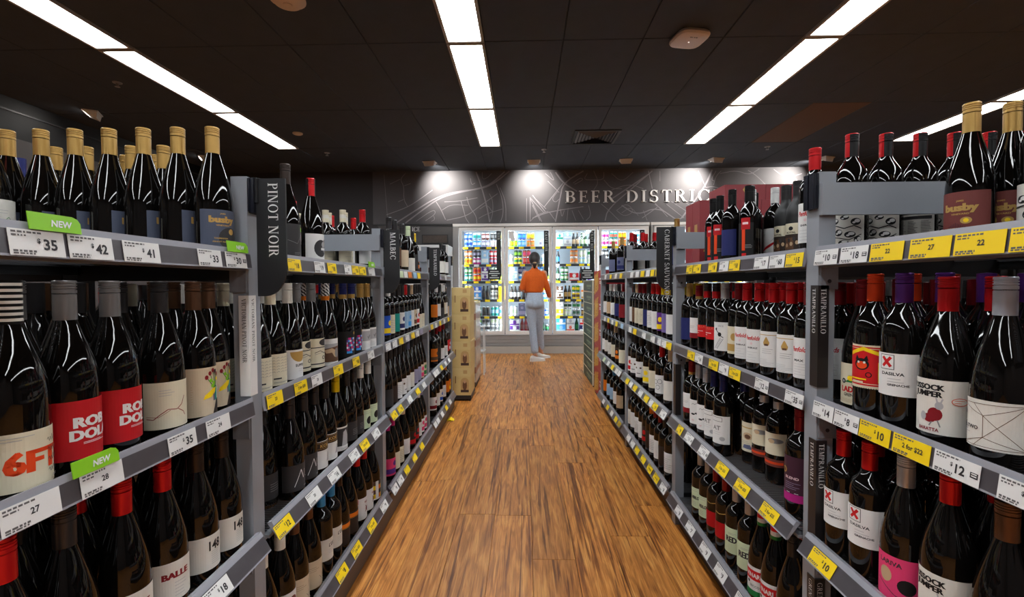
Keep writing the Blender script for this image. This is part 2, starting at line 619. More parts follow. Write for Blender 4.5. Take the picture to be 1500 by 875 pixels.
for pts, wd in (([(180, 120), (240, 205), (350, 270)], .022), ([(400, 110), (240, 205), (215, 330), (180, 510)], .02), ([(240, 205), (90, 395)], .012), ([(0, 480), (130, 430), (400, 390)], .013), ([(0, 300), (100, 430)], .014), ([(0, 380), (60, 500)], .012),
                ([(130, 430), (180, 500)], .009), ([(200, 270), (150, 330), (180, 360), (210, 330)], .009), ([(320, 205), (380, 160), (400, 180), (330, 215)], .009), ([(250, 110), (300, 180), (350, 130)], .009), ([(430, 130), (400, 180), (480, 180), (560, 180), (560, 120)], .009),
                ([(620, 330), (920, 130)], .02), ([(940, 110), (800, 230), (590, 410), (570, 500)], .018), ([(910, 110), (940, 250)], .012), ([(700, 380), (820, 460), (980, 390), (1140, 500)], .018), ([(960, 360), (1060, 470)], .01), ([(980, 395), (860, 480)], .012),
                ([(620, 260), (760, 210), (870, 250)], .009), ([(560, 180), (620, 250), (700, 250)], .009), ([(620, 130), (700, 200), (790, 120)], .008), ([(660, 420), (740, 360), (800, 430), (720, 470), (660, 420)], .008), ([(700, 440), (770, 390), (830, 460)], .008),
                ([(440, 380), (460, 460), (420, 500)], .009), ([(540, 370), (600, 420), (680, 500)], .009), ([(220, 410), (230, 480), (250, 420)], .008), ([(280, 400), (270, 500)], .008), ([(310, 420), (340, 500)], .008), ([(360, 420), (400, 490)], .008),
                ([(1410, 100), (1350, 240), (1170, 480)], .026), ([(1300, 110), (1360, 240)], .014), ([(1170, 480), (1130, 500), (960, 370)], .014), ([(1050, 370), (1190, 480)], .01), ([(1090, 350), (1230, 440)], .01), ([(1150, 320), (1260, 400)], .009),
                ([(1440, 110), (1400, 180), (1430, 190)], .01), ([(1480, 110), (1440, 150), (1420, 220)], .01), ([(1360, 240), (1420, 230), (1500, 260)], .011), ([(1280, 130), (1330, 190), (1310, 200), (1260, 150)], .009), ([(1000, 110), (1000, 190)], .009),
                ([(1200, 430), (1250, 390), (1320, 410)], .009), ([(870, 420), (900, 500)], .008), ([(480, 110), (520, 200), (480, 260)], .008), ([(100, 130), (180, 200), (140, 120)], .008), ([(120, 190), (210, 280)], .009)):
    zr(*A, pts, wd)
A = (1050, 240, 4.17)
for pts, wd in (([(20, 60), (120, 40), (200, 70), (260, 30)], .01), ([(190, 40), (240, 70), (300, 130)], .012), ([(330, 20), (420, 90), (520, 60)], .012), ([(420, 90), (400, 200)], .012), ([(480, 90), (540, 180), (600, 120), (700, 150)], .014), ([(560, 30), (620, 100), (610, 200)], .012)):
    zr(*A, pts, wd)
tag(put('road_print', roads, mural), 'pale road lines of the map', kind='stuff')
# fascia lettering
BX0, BZ0 = mp(828, 297.5); BX1, BZ1 = mp(828, 280)
size = BZ1 - BZ0
target = (mp(1040, 290)[0] - BX0)
SGN = mat('sign_letter_white', (236, 234, 232), .45)
sx_ = target / (serif_text('BEER DISTRIC', .2)[2] * size)
sign = thing('fascia_sign', 'raised white serif letters reading BEER DISTRICT on the map mural', 'sign', (BX0, WALL_Y - .014, BZ0))
pos = 0
for ch in 'BEER DISTRICT':
    if ch != ' ':
        sl = MB()
        flat_text(sl, ch, SGN, Matrix(((1, 0, 0, 0), (0, 0, -1, 0), (0, 1, 0, size / 2), (0, 0, 0, 1))), size, True, sx_, .015, False)
        put('letter', sl, sign, (pos * size * sx_, 0, 0))
    pos += serif_glyph(ch)[1] + .2

# wall washer spots -----------------------------------------------------------------
sp = MB()
sp.box((-.10, -.07, -.012), (.10, .07, 0), WHITEP)
sp.add([(-.09, -.06, -.012), (.09, -.06, -.012), (.09, .06, -.012), (-.09, .06, -.012), (-.07, -.05, -.075), (.07, -.05, -.075), (.08, .03, -.04), (-.08, .03, -.04)],
       [(4, 5, 1, 0), (5, 6, 2, 1), (7, 4, 0, 3), (7, 6, 5, 4)], WHITEP)
spe = sp.mesh('housing')
sl_ = MB(); sl_.add([(-.075, .032, -.042), (.075, .032, -.042), (.085, .059, -.013), (-.085, .059, -.013)], [(0, 1, 2, 3)], mat('spot_lens', (255, 250, 240), .5, emit=9))
sle = sl_.mesh('lens')
sl_.mats = [mat('dull_lens', (150, 146, 140), .3)]
sle_off = sl_.mesh('lens')


def wall_spot(x, y, tx, ty, tz, rz, label, power, size=46):
    t = thing('spotlight', label, 'spotlight', (x, y, H_CEIL), rz, 'white wall washing spotlights under the ceiling')
    put('housing', spe, t); put('lens', sle if power > 0 else sle_off, t)
    if power <= 0:
        return
    ld = bpy.data.lights.new('spot_lamp', 'SPOT'); ld.energy = power; ld.spot_size = radians(size); ld.spot_blend = 1; ld.shadow_soft_size = .03; ld.color = (1, .95, .88)
    o = bpy.data.objects.new('spot_lamp', ld); COL.objects.link(o); o.parent = t
    d = Vector((tx - x, ty - y, tz - H_CEIL + .05))
    loc = Vector((0, .075, -.05))
    o.location = loc
    o.rotation_mode = 'QUATERNION'
    dl = Matrix.Rotation(-rz, 3, 'Z') @ d
    o.rotation_quaternion = dl.to_track_quat('-Z', 'Y')


for (x, hx, pw, lab) in ((-1.463, -1.325, 1, 'leftmost white spotlight before the mural above the ice freezer'), (.163, .185, 1, 'white spotlight on the ceiling above the woman in orange'), (1.587, 1.7, 0, 'white spotlight on the ceiling above the lettering'),
                         (2.971, 2.70, 1, 'white spotlight on the ceiling right of the sign'), (4.637, 4.2, 1, 'rightmost white spotlight before the back wall')):
    wall_spot(x, 7.5, hx, WALL_Y, 2.74, -math.atan2(hx - x, .6) * .6, lab, SPOT_W * pw, 96)
wall_spot(-4.75, 5.21, XL_W, 4.9, 2.4, pi / 2 + .5, 'white spotlight near the left wall, nearer one', SPOT_W * .035, 140)
wall_spot(-4.75, 7.05, XL_W, 6.7, 2.4, pi / 2 + .5, 'white spotlight near the left wall, farther one', SPOT_W * .035, 140)

# ------------------------------------------------------------------ gondola shelving
BAY, POST_D, POST_W = 1.0906, .050, .040
XF = {-1: .6814, 1: .7186}            # lateral distance of the post fronts from the camera axis
Y_POST = {-1: 1.1669, 1: 1.1865}        # near edge of the first post in view
SURF = (1.213, .847, .505, .135)      # deck heights: top, second, third, bottom
POST_H = 1.424
LEN = BAY - POST_D
SIDE = {-1: 'left', 1: 'right'}
BAYN = ('nearest', 'second', 'third', 'farthest')
SHN = ('top', 'second', 'third', 'bottom')

deckm = MB()
for i in range(int(LEN / .0125)):
    y = -LEN / 2 + .008 + i * .0125
    r = .0018
    vs = [(.006, y - r, -.004), (.006, y + r, -.004), (.006, y + r, 0), (.006, y - r, 0), (.436, y - r, -.004), (.436, y + r, -.004), (.436, y + r, 0), (.436, y - r, 0)]
    deckm.add(vs, [(0, 1, 5, 4), (2, 3, 7, 6), (1, 2, 6, 5), (3, 0, 4, 7)], WIRE)
for x in (.03, .12, .22, .32, .42):
    deckm.box((x, -LEN / 2, -.010), (x + .006, LEN / 2, -.004), WIRE)
deck_me = deckm.mesh('wire_deck')
bm_ = MB()
bm_.box((.004, -LEN / 2, -.022), (.016, LEN / 2, -.004), GREYD)
for s_ in (-1, 1):
    bm_.box((.016, s_ * LEN / 2 - (.004 if s_ > 0 else 0), -.045), (.43, s_ * LEN / 2 + (0 if s_ > 0 else .004), -.004), DARKMET)
bm_.box((.425, -LEN / 2, -.03), (.434, LEN / 2, -.011), DARKMET)
beam_me = bm_.mesh('shelf')


def strip_mesh(tilt):
    m = MB()
    L = LEN / 2
    tx, bx, tz, bz = (-.004, -.010, .030, -.018) if not tilt else (-.018, -.044, .032, -.016)
    M = lambda k: (tx + (bx - tx) * k, tz + (bz - tz) * k)
    prof = [(tx + .012, tz - .004), (tx, tz), M(.24), M(.93), M(1)]
    ms = [LIPM, LIPM, STRIPM, LIPM]
    for (a, b_), mm in zip(zip(prof, prof[1:]), ms):
        m.add([(a[0], -L, a[1]), (a[0], L, a[1]), (b_[0], L, b_[1]), (b_[0], -L, b_[1])], [(0, 1, 2, 3)], mm)
    bk = [(tx + .012, tz - .004), (tx + .006, tz - .008), (bx + .006, bz), (bx, bz)]
    for a, b_ in zip(bk, bk[1:]):
        m.add([(a[0], -L, a[1]), (a[0], L, a[1]), (b_[0], L, b_[1]), (b_[0], -L, b_[1])], [(3, 2, 1, 0)], GREYD)
    for s_ in (-1, 1):
        y = s_ * L
        m.add([(p[0], y, p[1]) for p in ((tx + .012, tz - .004), (tx, tz), (bx, bz), (bx + .006, bz))], [(0, 1, 2, 3)], LIPM)
    if tilt:
        m.box((tx + .006, -L, -.012), (.006, L, -.004), GREYD)
    return m.mesh('ticket_strip')


STRIP = {False: strip_mesh(False), True: strip_mesh(True)}
q = MB(); q.box((0, 0, 0), (POST_W, POST_D, POST_H), GREY)
for k in range(28):
    q.box((-.0004, POST_D * .5 - .002, .15 + k * .047), (.0002, POST_D * .5 + .002, .165 + k * .047), GREYD) if False else None
post_me = q.mesh('post')
q = MB(); q.box((0, -.013, 1.318), (.44, -.0005, 1.395), GREY); bar_me = q.mesh('crossbar')
q = MB(); q.box((0, POST_D + .0005, 1.318), (.44, POST_D + .013, 1.395), GREY); bar_me_l = q.mesh('crossbar')
q = MB(); q.box((.435, 0, 0), (.465, POST_D, 1.42), DARKMET); centre_me = q.mesh('centre_upright')
q = MB(); q.box((.004, -.004, -.075), (.045, 0, -.02), GREYD); q.cyl((.024, -.0045, -.055), (.024, -.0005, -.055), .005, DARKMET, 8); brk_me = q.mesh('bracket')
q = MB()
for k in (0.003, .026):
    q.box((-.013, k, 1.335), (0, k + .018, 1.422), mat('black_plastic_clip', (22, 24, 34), .25))
q.box((-.005, .002, 1.338), (-.0002, .048, 1.42), mat('black_plastic_clip', (22, 24, 34), .25)); clip_me = q.mesh('header_clip')
KICKM = mat('brown_grey_kick_plate', (78, 66, 58), .5)

BAYS = {}
SHELF = {}
for s in (-1, 1):
    for b in range(4):
        ymid = Y_POST[s] + POST_D + (b - 1) * BAY + LEN / 2
        rz = 0 if s > 0 else pi
        t = thing('shelving_bay', 'grey steel shelving bay full of wine, %s one on the %s side of the aisle' % (BAYN[b], SIDE[s]), 'shelving', (s * XF[s], ymid, 0), rz, 'grey steel wine shelving bays')
        BAYS[s, b] = t
        fy = LEN / 2 if s > 0 else -LEN / 2 - POST_D       # the post at the bay's far end
        put('post', post_me, t, (0, fy, 0))
        put('centre_upright', centre_me, t, (0, fy, 0))
        put('header_clip', clip_me, t, (0, fy, 0))
        if not (s < 0 and b == 0):
            put('crossbar', bar_me if s > 0 else bar_me_l, t, (0, fy, 0))
        kx = -.016 if s < 0 else .022
        ka, kb = (-LEN / 2 + .0005, LEN / 2 + POST_D - .0005) if s > 0 else (-LEN / 2 - POST_D + .0005, LEN / 2 - .0005)
        q = MB(); q.box((kx, ka, 0), (kx + .012, kb, .118), KICKM); put('kick_plate', q, t)
        q = MB(); q.box((.05, ka, 0), (.85, kb, .05), DARKMET); put('base', q, t)
        for k, z in enumerate(SURF):
            sh = put('shelf', beam_me, t, (0, 0, z))
            put('wire_deck', deck_me, sh)
            put('ticket_strip', STRIP[k >= 2], sh)
            far = 1 if s > 0 else -1
            if k < 3:
                put('bracket', brk_me, sh, (0, far * (LEN / 2 - .001) if far > 0 else -LEN / 2 + .005, 0))
            SHELF[s, b, k] = sh
            if b < 4:
                r = put('shelf', beam_me, t, (.9, 0, z), pi)
                put('wire_deck', deck_me, r); put('ticket_strip', STRIP[k >= 2], r)
        # back-to-back: the far side has its own posts
        put('post', post_me, t, (.9, fy + (POST_D if s > 0 else POST_D), 0), pi)

# ------------------------------------------------------------------ price tickets
_tk = {}


def ticket_mesh(wd, col, price, hgt=.036):
    key = (round(wd, 3), col, price)
    if key in _tk:
        return _tk[key]
    star = bool(price) and price.endswith('*')
    price = price.rstrip('*') if price else price
    m = MB()
    pm_ = pap(col)
    hw, hh = wd / 2, hgt / 2
    m.box((-hw, -hh, -.0006), (hw, hh, 0), pm_)
    I = Matrix.Identity(4)
    T = Matrix.Translation
    if price:
        dol = price.startswith('2')
        if dol:
            flat_text(m, price.replace('|', ' '), INK, T((hw * .1, .001, .0004)), .0088, sx=min(1, wd / .058))
        else:
            if star:
                T0 = T
                T = lambda q: T0((q[0] - hw * .25, q[1], q[2]))
            flat_text(m, price, INK, T((hw * .45, -.001, .0004)), .0150)
            flat_text(m, '$', INK, T((hw * .45 - .0062 * len(price) - .0035, .0035, .0004)), .0065)
    if price is not None:
        fp = mat('fine_print_grey', (92, 88, 88), .6)
        tr = random.Random(str(key))
        for (x0, x1, y, h_) in ((-.9, .15, .78, .075), (-.9, -.4, .52, .065), (-.9, -.1, -.66, .08), (-.9, -.15, -.84, .06)):
            x = x0
            while x < x1:
                e_ = min(x1, x + tr.uniform(.06, .2))
                m.add([(x * hw, (y - h_) * hh, .0003), (e_ * hw, (y - h_) * hh, .0003), (e_ * hw, (y + h_) * hh, .0003), (x * hw, (y + h_) * hh, .0003)], [(0, 1, 2, 3)], fp)
                x = e_ + .045
        if star:
            m.add([(a * hw, b * hh, .0004) for a, b in ((.62, -.3), (.94, -.3), (.94, .2), (.62, .2))], [(0, 1, 2, 3)], INK)
            for b in (.08, -.12):
                m.add([(a * hw, c * hh, .0006) for a, c in ((.67, b - .05), (.89, b - .05), (.89, b + .05), (.67, b + .05))], [(0, 1, 2, 3)], pm_)
    _tk[key] = m.mesh('price_ticket')
    return _tk[key]


def frame_on_strip(s, tilt, k=.60):
    """local matrix columns of a ticket lying on the strip"""
    tx, bx, tz, bz = (-.004, -.010, .030, -.018) if not tilt else (-.018, -.044, .032, -.016)
    u = Vector((0, -1, 0))
    v = Vector((tx - bx, 0, tz - bz)).normalized()
    n = u.cross(v)
    c = Vector((tx + (bx - tx) * k, 0, tz + (bz - tz) * k)) + n * .0022
    return u, v, n, c


def tickets(s, b, k, items):
    """items: (first px, last px, colour, price)"""
    sh, t = SHELF[s, b, k], BAYS[s, b]
    u, v, n, c = frame_on_strip(s, k >= 2)
    X = s * (XF[s] + c.x)
    Z = SURF[k] + c.z
    for a, e_, col, price in items:
        y0, y1 = sorted((y_at(a, X, Z), y_at(e_, X, Z)))
        wd, yc = y1 - y0, (y0 + y1) / 2
        wd = min(.085, round(wd / .004) * .004)
        lo, hi = t.location.y - LEN / 2 + wd / 2, t.location.y + LEN / 2 - wd / 2
        yc = min(max(yc, lo - .01), hi + .01)
        o = put('price_ticket', ticket_mesh(wd, col, price), sh)
        M = Matrix(((u.x, v.x, n.x, c.x), (u.y, v.y, n.y, s * (yc - t.location.y)), (u.z, v.z, n.z, c.z), (0, 0, 0, 1)))
        o.matrix_local = M
        if col == 'yellow':
            o['label'] = 'yellow special price ticket'


NEWM = mat('lime_new_flag', PAL['lime'], .45)


def new_flag(s, b, k, a, e_, label):
    t = BAYS[s, b]
    u, v, n, c = frame_on_strip(s, k >= 2, .02)
    X, Z = s * (XF[s] + c.x), SURF[k] + c.z
    y0, y1 = sorted((y_at(a, X, Z), y_at(e_, X, Z)))
    wd = y1 - y0
    m = MB()
    pts = [(-wd / 2, -.0095), (wd / 2, -.0095), (wd / 2, .006), (wd / 2 - .004, .012), (wd / 2 - .012, .015), (-wd / 2, .015)]
    M0 = Matrix.Identity(4)
    m.prism(pts, NEWM, Matrix.Translation((0, 0, -.0008)), .0016)
    flat_text(m, 'NEW', LETTER, Matrix.Translation((wd * .1, .002, .0012)), min(.0095, wd * .17), shear=.15)
    o = put('new_product_flag', m)
    tag(o, label, 'sign')
    cw = Vector((s * (XF[s] + c.x), (y0 + y1) / 2, SURF[k] + c.z))
    U, V = Vector((0, -s * u.y * -1 if False else s * u.y, 0)), Vector((s * v.x, 0, v.z))
    Nn = Vector((s * n.x, 0, n.z))
    cw += Nn * .003
    o.matrix_world = Matrix(((U.x, V.x, Nn.x, cw.x), (U.y, V.y, Nn.y, cw.y), (U.z, V.z, Nn.z, cw.z), (0, 0, 0, 1)))


W_, Y_ = 'white', 'yellow'
tickets(-1, 0, 0, [(12, 95, W_, '35'), (100, 166, W_, '42'), (181, 234, W_, '41'), (290, 325, W_, '33'), (331, 361, W_, '30*')])
tickets(-1, 0, 1, [(0, 89, W_, '27'), (118, 181, W_, '28'), (247, 288, W_, '35'), (303, 337, W_, '24')])
tickets(-1, 0, 2, [(302, 337, W_, '18')])
tickets(-1, 1, 0, [(422, 441, Y_, '18'), (461, 476, W_, '19'), (480, 493, Y_, '18'), (505, 515, W_, '20'), (516, 526, Y_, '16'), (527, 536, Y_, '18'), (540, 549, W_, '')])
tickets(-1, 1, 1, [(391.6, 414.4, Y_, '20'), (432, 450, Y_, '2 for $30'), (457, 472, W_, '28'), (489, 502.7, Y_, '20'), (517, 527, Y_, '18'), (539, 548, W_, '15')])
tickets(-1, 1, 2, [(396, 426, Y_, '12'), (448, 471.6, W_, '20'), (480, 500, W_, '16'), (511, 527, W_, '17'), (528, 541, Y_, '2 for $18'), (545, 557, W_, '13')])
tickets(-1, 1, 3, [(491.7, 511, Y_, '8'), (514, 531.5, Y_, '2 for $20'), (538, 552, Y_, '2 for $25'), (557, 568.8, W_, '9')])
tickets(-1, 2, 0, [(585, 591, 'mint', None), (592, 597, W_, None), (597.5, 604, 'orange', None), (605, 611, 'lightblue', None), (611.5, 616, Y_, None)])
tickets(-1, 2, 1, [(565, 573, W_, ''), (574, 583, W_, ''), (584, 591.5, Y_, ''), (594, 600, W_, ''), (602, 608, Y_, ''), (609, 614, W_, ''), (615, 620, 'lavender', '')])
tickets(-1, 2, 2, [(570, 580, Y_, '9'), (582, 591.5, Y_, '10'), (596.5, 604.6, W_, ''), (608, 616.6, Y_, ''), (618, 625, W_, '')])
tickets(-1, 2, 3, [(571, 582, W_, '8'), (583, 591, W_, '9'), (592, 601, Y_, ''), (603, 612, Y_, ''), (614.5, 622, Y_, '')])
tickets(-1, 3, 0, [(634, 640, W_, None), (642, 648, 'lavender', None), (650, 656, W_, None)])
tickets(-1, 3, 1, [(631, 635, Y_, None), (637, 641, W_, None), (643, 647, Y_, None), (649, 653, W_, None), (655, 659, Y_, None)])
tickets(-1, 3, 2, [(632, 637, W_, None), (639, 643, W_, None), (645, 649, Y_, None), (651, 655, W_, None), (656, 660, W_, None)])
tickets(-1, 3, 3, [(632, 638, W_, None), (640, 644, W_, None), (646, 650, W_, None), (652, 656, Y_, None), (658, 661, W_, None)])
tickets(1, 0, 0, [(1193, 1227, W_, '10*'), (1230, 1272, W_, '18*'), (1274, 1324, Y_, '22'), (1330.5, 1395, Y_, '27'), (1397, 1474, Y_, '22'), (1480, 1560, Y_, '25')])
tickets(1, 0, 1, [(1191, 1220, W_, '14'), (1222, 1257, W_, '8*'), (1259, 1303, Y_, '10'), (1306, 1364, Y_, '2 for $22'), (1367, 1436, W_, '12*'), (1461, 1540, W_, '15')])
tickets(1, 0, 2, [(1187, 1221, Y_, '10')])
tickets(1, 1, 0, [(1005.6, 1014, Y_, '17'), (1015, 1026.5, Y_, '14'), (1037.6, 1050, Y_, '18'), (1053.6, 1067, W_, '20'), (1068, 1083.5, Y_, '18'), (1105, 1125, W_, '17'), (1127, 1149, W_, '60'), (1151, 1176, Y_, '15')])
tickets(1, 1, 1, [(1007, 1017, Y_, '15'), (1018, 1029, W_, '14'), (1038, 1051.6, Y_, '2 for $20'), (1053, 1067, W_, '9'), (1068, 1084, Y_, '2 for $25'), (1105.6, 1125.5, W_, '12*'), (1150, 1176, W_, '35*')])
tickets(1, 1, 2, [(992, 999, Y_, '9'), (1002, 1016, W_, '11*'), (1022, 1039, W_, '11*'), (1047, 1068, Y_, '2 for $25'), (1075, 1098.5, Y_, '2 for $25'), (1111.4, 1142, Y_, '2 for $25')])
tickets(1, 1, 3, [(990, 998, W_, '8'), (1004, 1018, W_, '7'), (1024.6, 1041, W_, '9'), (1046, 1064.7, W_, '9'), (1077, 1095, W_, '9')])
tickets(1, 2, 0, [(921, 930, W_, None), (931, 936, W_, None), (937, 945, Y_, None), (946, 952, W_, None), (953, 958, Y_, None), (960, 967, Y_, None), (985.5, 990, W_, None)])
tickets(1, 2, 1, [(920, 926, W_, None), (926.5, 933, Y_, None), (940, 946, W_, ''), (953, 959, W_, ''), (963, 968, W_, ''), (969, 975.5, W_, ''), (976.5, 984, Y_, '')])
tickets(1, 2, 2, [(916.5, 921, Y_, ''), (922, 926, W_, ''), (927, 933, Y_, ''), (935, 941, W_, ''), (943, 950, Y_, ''), (951, 955.5, W_, ''), (956, 962, Y_, '10'), (967, 975, W_, '9')])
tickets(1, 2, 3, [(918, 923, W_, ''), (924, 929, W_, ''), (930, 936, Y_, ''), (939, 945, Y_, ''), (947, 956, Y_, '2 for $18'), (956.5, 965, Y_, '2 for $18'), (974, 983, W_, '8')])
tickets(1, 3, 0, [(884, 890, W_, None), (892, 897, Y_, None), (900, 904, W_, None), (906, 913, Y_, None)])
tickets(1, 3, 1, [(884, 888, W_, None), (889, 893, Y_, None), (895, 899, W_, None), (901, 905, Y_, None), (908, 914, 'lightblue', None)])
tickets(1, 3, 2, [(883, 887, 'mint', None), (889, 893, W_, None), (895, 899, Y_, None), (901, 905, W_, None), (907, 912, W_, None)])
tickets(1, 3, 3, [(882, 886, W_, None), (888, 892, Y_, None), (894, 898, W_, None), (900, 904, Y_, None), (906, 909, W_, None), (910, 914, Y_, None)])
new_flag(-1, 0, 0, 38, 115, 'large lime green NEW flag on the top left shelf edge')
new_flag(-1, 0, 0, 331, 361, 'small lime green NEW flag beside the nearest left post')
new_flag(-1, 0, 1, 103, 171, 'lime green NEW flag on the second left shelf below red labels')
new_flag(-1, 1, 0, 539, 548, 'tiny lime green NEW flag at the far end of the second left bay')


# ------------------------------------------------------------------ header boards and category strips
def vertical_matrix(c, right, up, nrm):
    return Matrix(((right.x, up.x, nrm.x, c.x), (right.y, up.y, nrm.y, c.y), (right.z, up.z, nrm.z, c.z), (0, 0, 0, 1)))


def header(s, b, text, size, top, bot, label, wd=.074):
    yp = Y_POST[s] + b * BAY + POST_D * .35
    x0 = s * (XF[s] - .013)
    m = MB()
    # outline in (x towards the aisle, z); rounded lower aisle-side corner
    R = .055
    pts = [(0, top), (0, bot)]
    for i in range(9):
        a = -pi / 2 + i * pi / 16
        pts.append((wd - R + R * cos(a), bot + R * 1.3 + R * 1.3 * sin(a)))
    pts.append((wd, top))
    xs = [(x0 - s * p[0], p[1]) for p in pts]
    if s > 0:
        xs = xs[::-1]
    M = Matrix(((1, 0, 0, 0), (0, 0, -1, yp + .006), (0, 1, 0, 0), (0, 0, 0, 1)))
    m.prism(xs, BOARD, M, .006)
    cen = Vector((x0 - s * wd * .5 + (.006 if s < 0 else .012), yp - .0008, top - .012 - serif_text(text)[2] * size / 2))
    flat_text(m, text, LETTER, vertical_matrix(cen, Vector((0, 0, -1)), Vector((1, 0, 0)), Vector((0, -1, 0))), size, True)
    m.box((x0 - .006, yp - .004, top - .06), (x0 + .006, yp + .008, top + .002), DARKMET)
    tag(put('category_header', m), label, 'sign', 'black category boards standing out from the posts')


header(-1, 0, 'PINOT NOIR', .0245, 1.422, 1.128, 'black board reading PINOT NOIR on the nearest left post')
header(-1, 1, 'MALBEC', .0255, 1.418, 1.115, 'black board reading MALBEC on the second left post')
header(-1, 2, 'TEMPRANILLO', .021, 1.418, 1.12, 'black board reading TEMPRANILLO on the third left post')
header(1, 1, 'CABERNET SAUVIGNON', .0222, 1.424, 1.124, 'black board reading CABERNET SAUVIGNON on the second right post')


def post_strip(s, b, text, z0, z1, col, ink, label, size=.0125):
    y = Y_POST[s] + b * BAY
    m = MB()
    pm_ = mat('strip_plastic_' + col, PAL[col], .4)
    im = mat('strip_ink_' + ink, PAL[ink], .5)
    fx = s * (XF[s] - .0025)
    e_ = s * .026
    m.box((min(fx, fx + e_), y - .005, z0), (max(fx, fx + e_), y - .0005, z1), pm_)
    m.box((min(fx, fx + s * .002), y - .0005, z0), (max(fx, fx + s * .002), y + .026, z1), pm_)
    L = serif_text(text)[2] * size
    down = Vector((0, 0, -1))
    flat_text(m, text, im, vertical_matrix(Vector((fx + e_ / 2, y - .0056, z1 - .008 - L / 2)), down, Vector((1, 0, 0)), Vector((0, -1, 0))), size, True)
    nx = Vector((-s, 0, 0))
    flat_text(m, text, im, vertical_matrix(Vector((fx - s * .0006, y + .011, z1 - .008 - L / 2)), down, nx.cross(down), nx), size, True)
    tag(put('category_strip', m), label, 'sign')


post_strip(-1, 0, 'VICTORIAN PINOT NOIR', .880, 1.130, 'white', 'black', 'white strip reading VICTORIAN PINOT NOIR on the nearest left post', .0105)
post_strip(1, 0, 'TEMPRANILLO', .898, 1.148, 'stripdark', 'white', 'dark strip reading TEMPRANILLO on the nearest right post, upper one')
post_strip(1, 0, 'TEMPRANILLO', .516, .766, 'stripdark', 'white', 'dark strip reading TEMPRANILLO on the nearest right post, lower one')
post_strip(1, 0, 'GRENACHE', .17, .419, 'stripdark', 'white', 'dark category strip low on the nearest right post at the frame edge')
post_strip(1, 1, '', .53, .772, 'stripdark', 'white', 'dark category strip on the second right post below the white header text')

# ------------------------------------------------------------------ bottles
PROF = {
    'bord': ([(0, 0), (.033, 0), (.0368, .003), (.0375, .010), (.0375, .186), (.0371, .198), (.0350, .210), (.0300, .220), (.0235, .229), (.0180, .237), (.0152, .2445), (.0136, .251), (.0136, .304)], .0375, .308, .060),
    'bords': ([(0, 0), (.033, 0), (.0368, .003), (.0375, .010), (.0375, .182), (.0371, .193), (.0350, .204), (.0300, .214), (.0235, .222), (.0180, .230), (.0152, .2375), (.0136, .244), (.0136, .295)], .0375, .299, .060),
    'tall': ([(0, 0), (.034, 0), (.0378, .003), (.0385, .010), (.0380, .197), (.0376, .210), (.0352, .223), (.0300, .235), (.0235, .246), (.0180, .255), (.0152, .2625), (.0136, .269), (.0136, .322)], .0385, .326, .060),
    'burg': ([(0, 0), (.037, 0), (.0400, .004), (.0408, .012), (.0408, .130), (.0402, .144), (.0378, .163), (.0333, .184), (.0273, .207), (.0213, .228), (.0170, .244), (.0151, .2515), (.0136, .258), (.0136, .310)], .0408, .315, .062),
    'burgs': ([(0, 0), (.037, 0), (.0400, .004), (.0408, .012), (.0408, .126), (.0402, .139), (.0378, .157), (.0333, .177), (.0273, .199), (.0213, .219), (.0170, .234), (.0151, .2415), (.0136, .248), (.0136, .300)], .0408, .304, .062),
    'burgh': ([(0, 0), (.037, 0), (.0400, .004), (.0408, .012), (.0408, .143), (.0402, .157), (.0378, .175), (.0333, .194), (.0273, .214), (.0213, .232), (.0170, .246), (.0151, .2525), (.0136, .259), (.0136, .312)], .0408, .317, .063),
    'port': ([(0, 0), (.034, 0), (.0378, .003), (.0385, .010), (.0385, .178), (.0380, .192), (.0350, .207), (.0285, .219), (.0205, .229), (.0172, .240), (.0165, .258), (.0165, .296)], .0385, .300, .052),
    'slim': ([(0, 0), (.029, 0), (.0322, .003), (.033, .010), (.033, .180), (.0322, .195), (.029, .208), (.0235, .219), (.018, .228), (.0152, .2345), (.0136, .241), (.0136, .292)], .033, .297, .058),
}
SEG = 26


def cap_mesh(shape, spec):
    prof, r, H, ch = PROF[shape]
    cr = .0150 if shape != 'port' else .0172
    z0 = H - ch
    p = [(cr, 0), (cr, ch - .0225), (cr - .0014, ch - .0220), (cr - .0014, ch - .0206), (cr + .0002, ch - .0203), (cr + .0002, ch - .0150)]
    for k in range(3):
        z = ch - .0150 + k * .0042
        p += [(cr - .0013, z + .0004), (cr - .0013, z + .0016), (cr + .0003, z + .0020), (cr + .0003, z + .0042)]
    p += [(cr + .0002, ch - .0014), (cr - .0012, ch), (0, ch)]
    mb = MB()
    if isinstance(spec, str):
        f = None
        base = capm(spec)
    elif spec[0] == 'half':
        base = capm(spec[1])
        f = lambda z, a: capm(spec[1]) if (z > ch - .003 or (a + .35 * pi) % (2 * pi) < .46 * pi) else capm(spec[2])
    elif spec[0] == 'stripes':
        base = capm(spec[1])
        p = [(cr, ch * i / 15) for i in range(16)] + [(cr - .001, ch), (0, ch)]
        f = lambda z, a: capm(spec[1] if int(z / ch * 15) % 2 else spec[2])
    elif spec[0] == 'swirl':
        base = capm(spec[1])
        p = [(cr, ch * i / 16) for i in range(17)] + [(cr - .001, ch), (0, ch)]
        f = lambda z, a: capm('orange') if z < ch * .28 else capm(spec[1] if (z / ch * 5 + a / (2 * pi) * 6) % 1 < .5 else spec[2])
    else:                       # bands: (fraction, colour) from the bottom up
        base = capm(spec[1][1])
        p = sorted(set(p + [(cr, fr * ch) for fr, c in spec[1:]]), key=lambda q: (q[1], -q[0]))

        def f(z, a):
            for fr, c in spec[1:]:
                if z <= fr * ch + 1e-6:
                    return capm(c)
            return capm(spec[-1][1])
    mb.lathe(p, base, SEG, (0, 0, z0), f)
    return mb.mesh('screw_cap', True, 35)


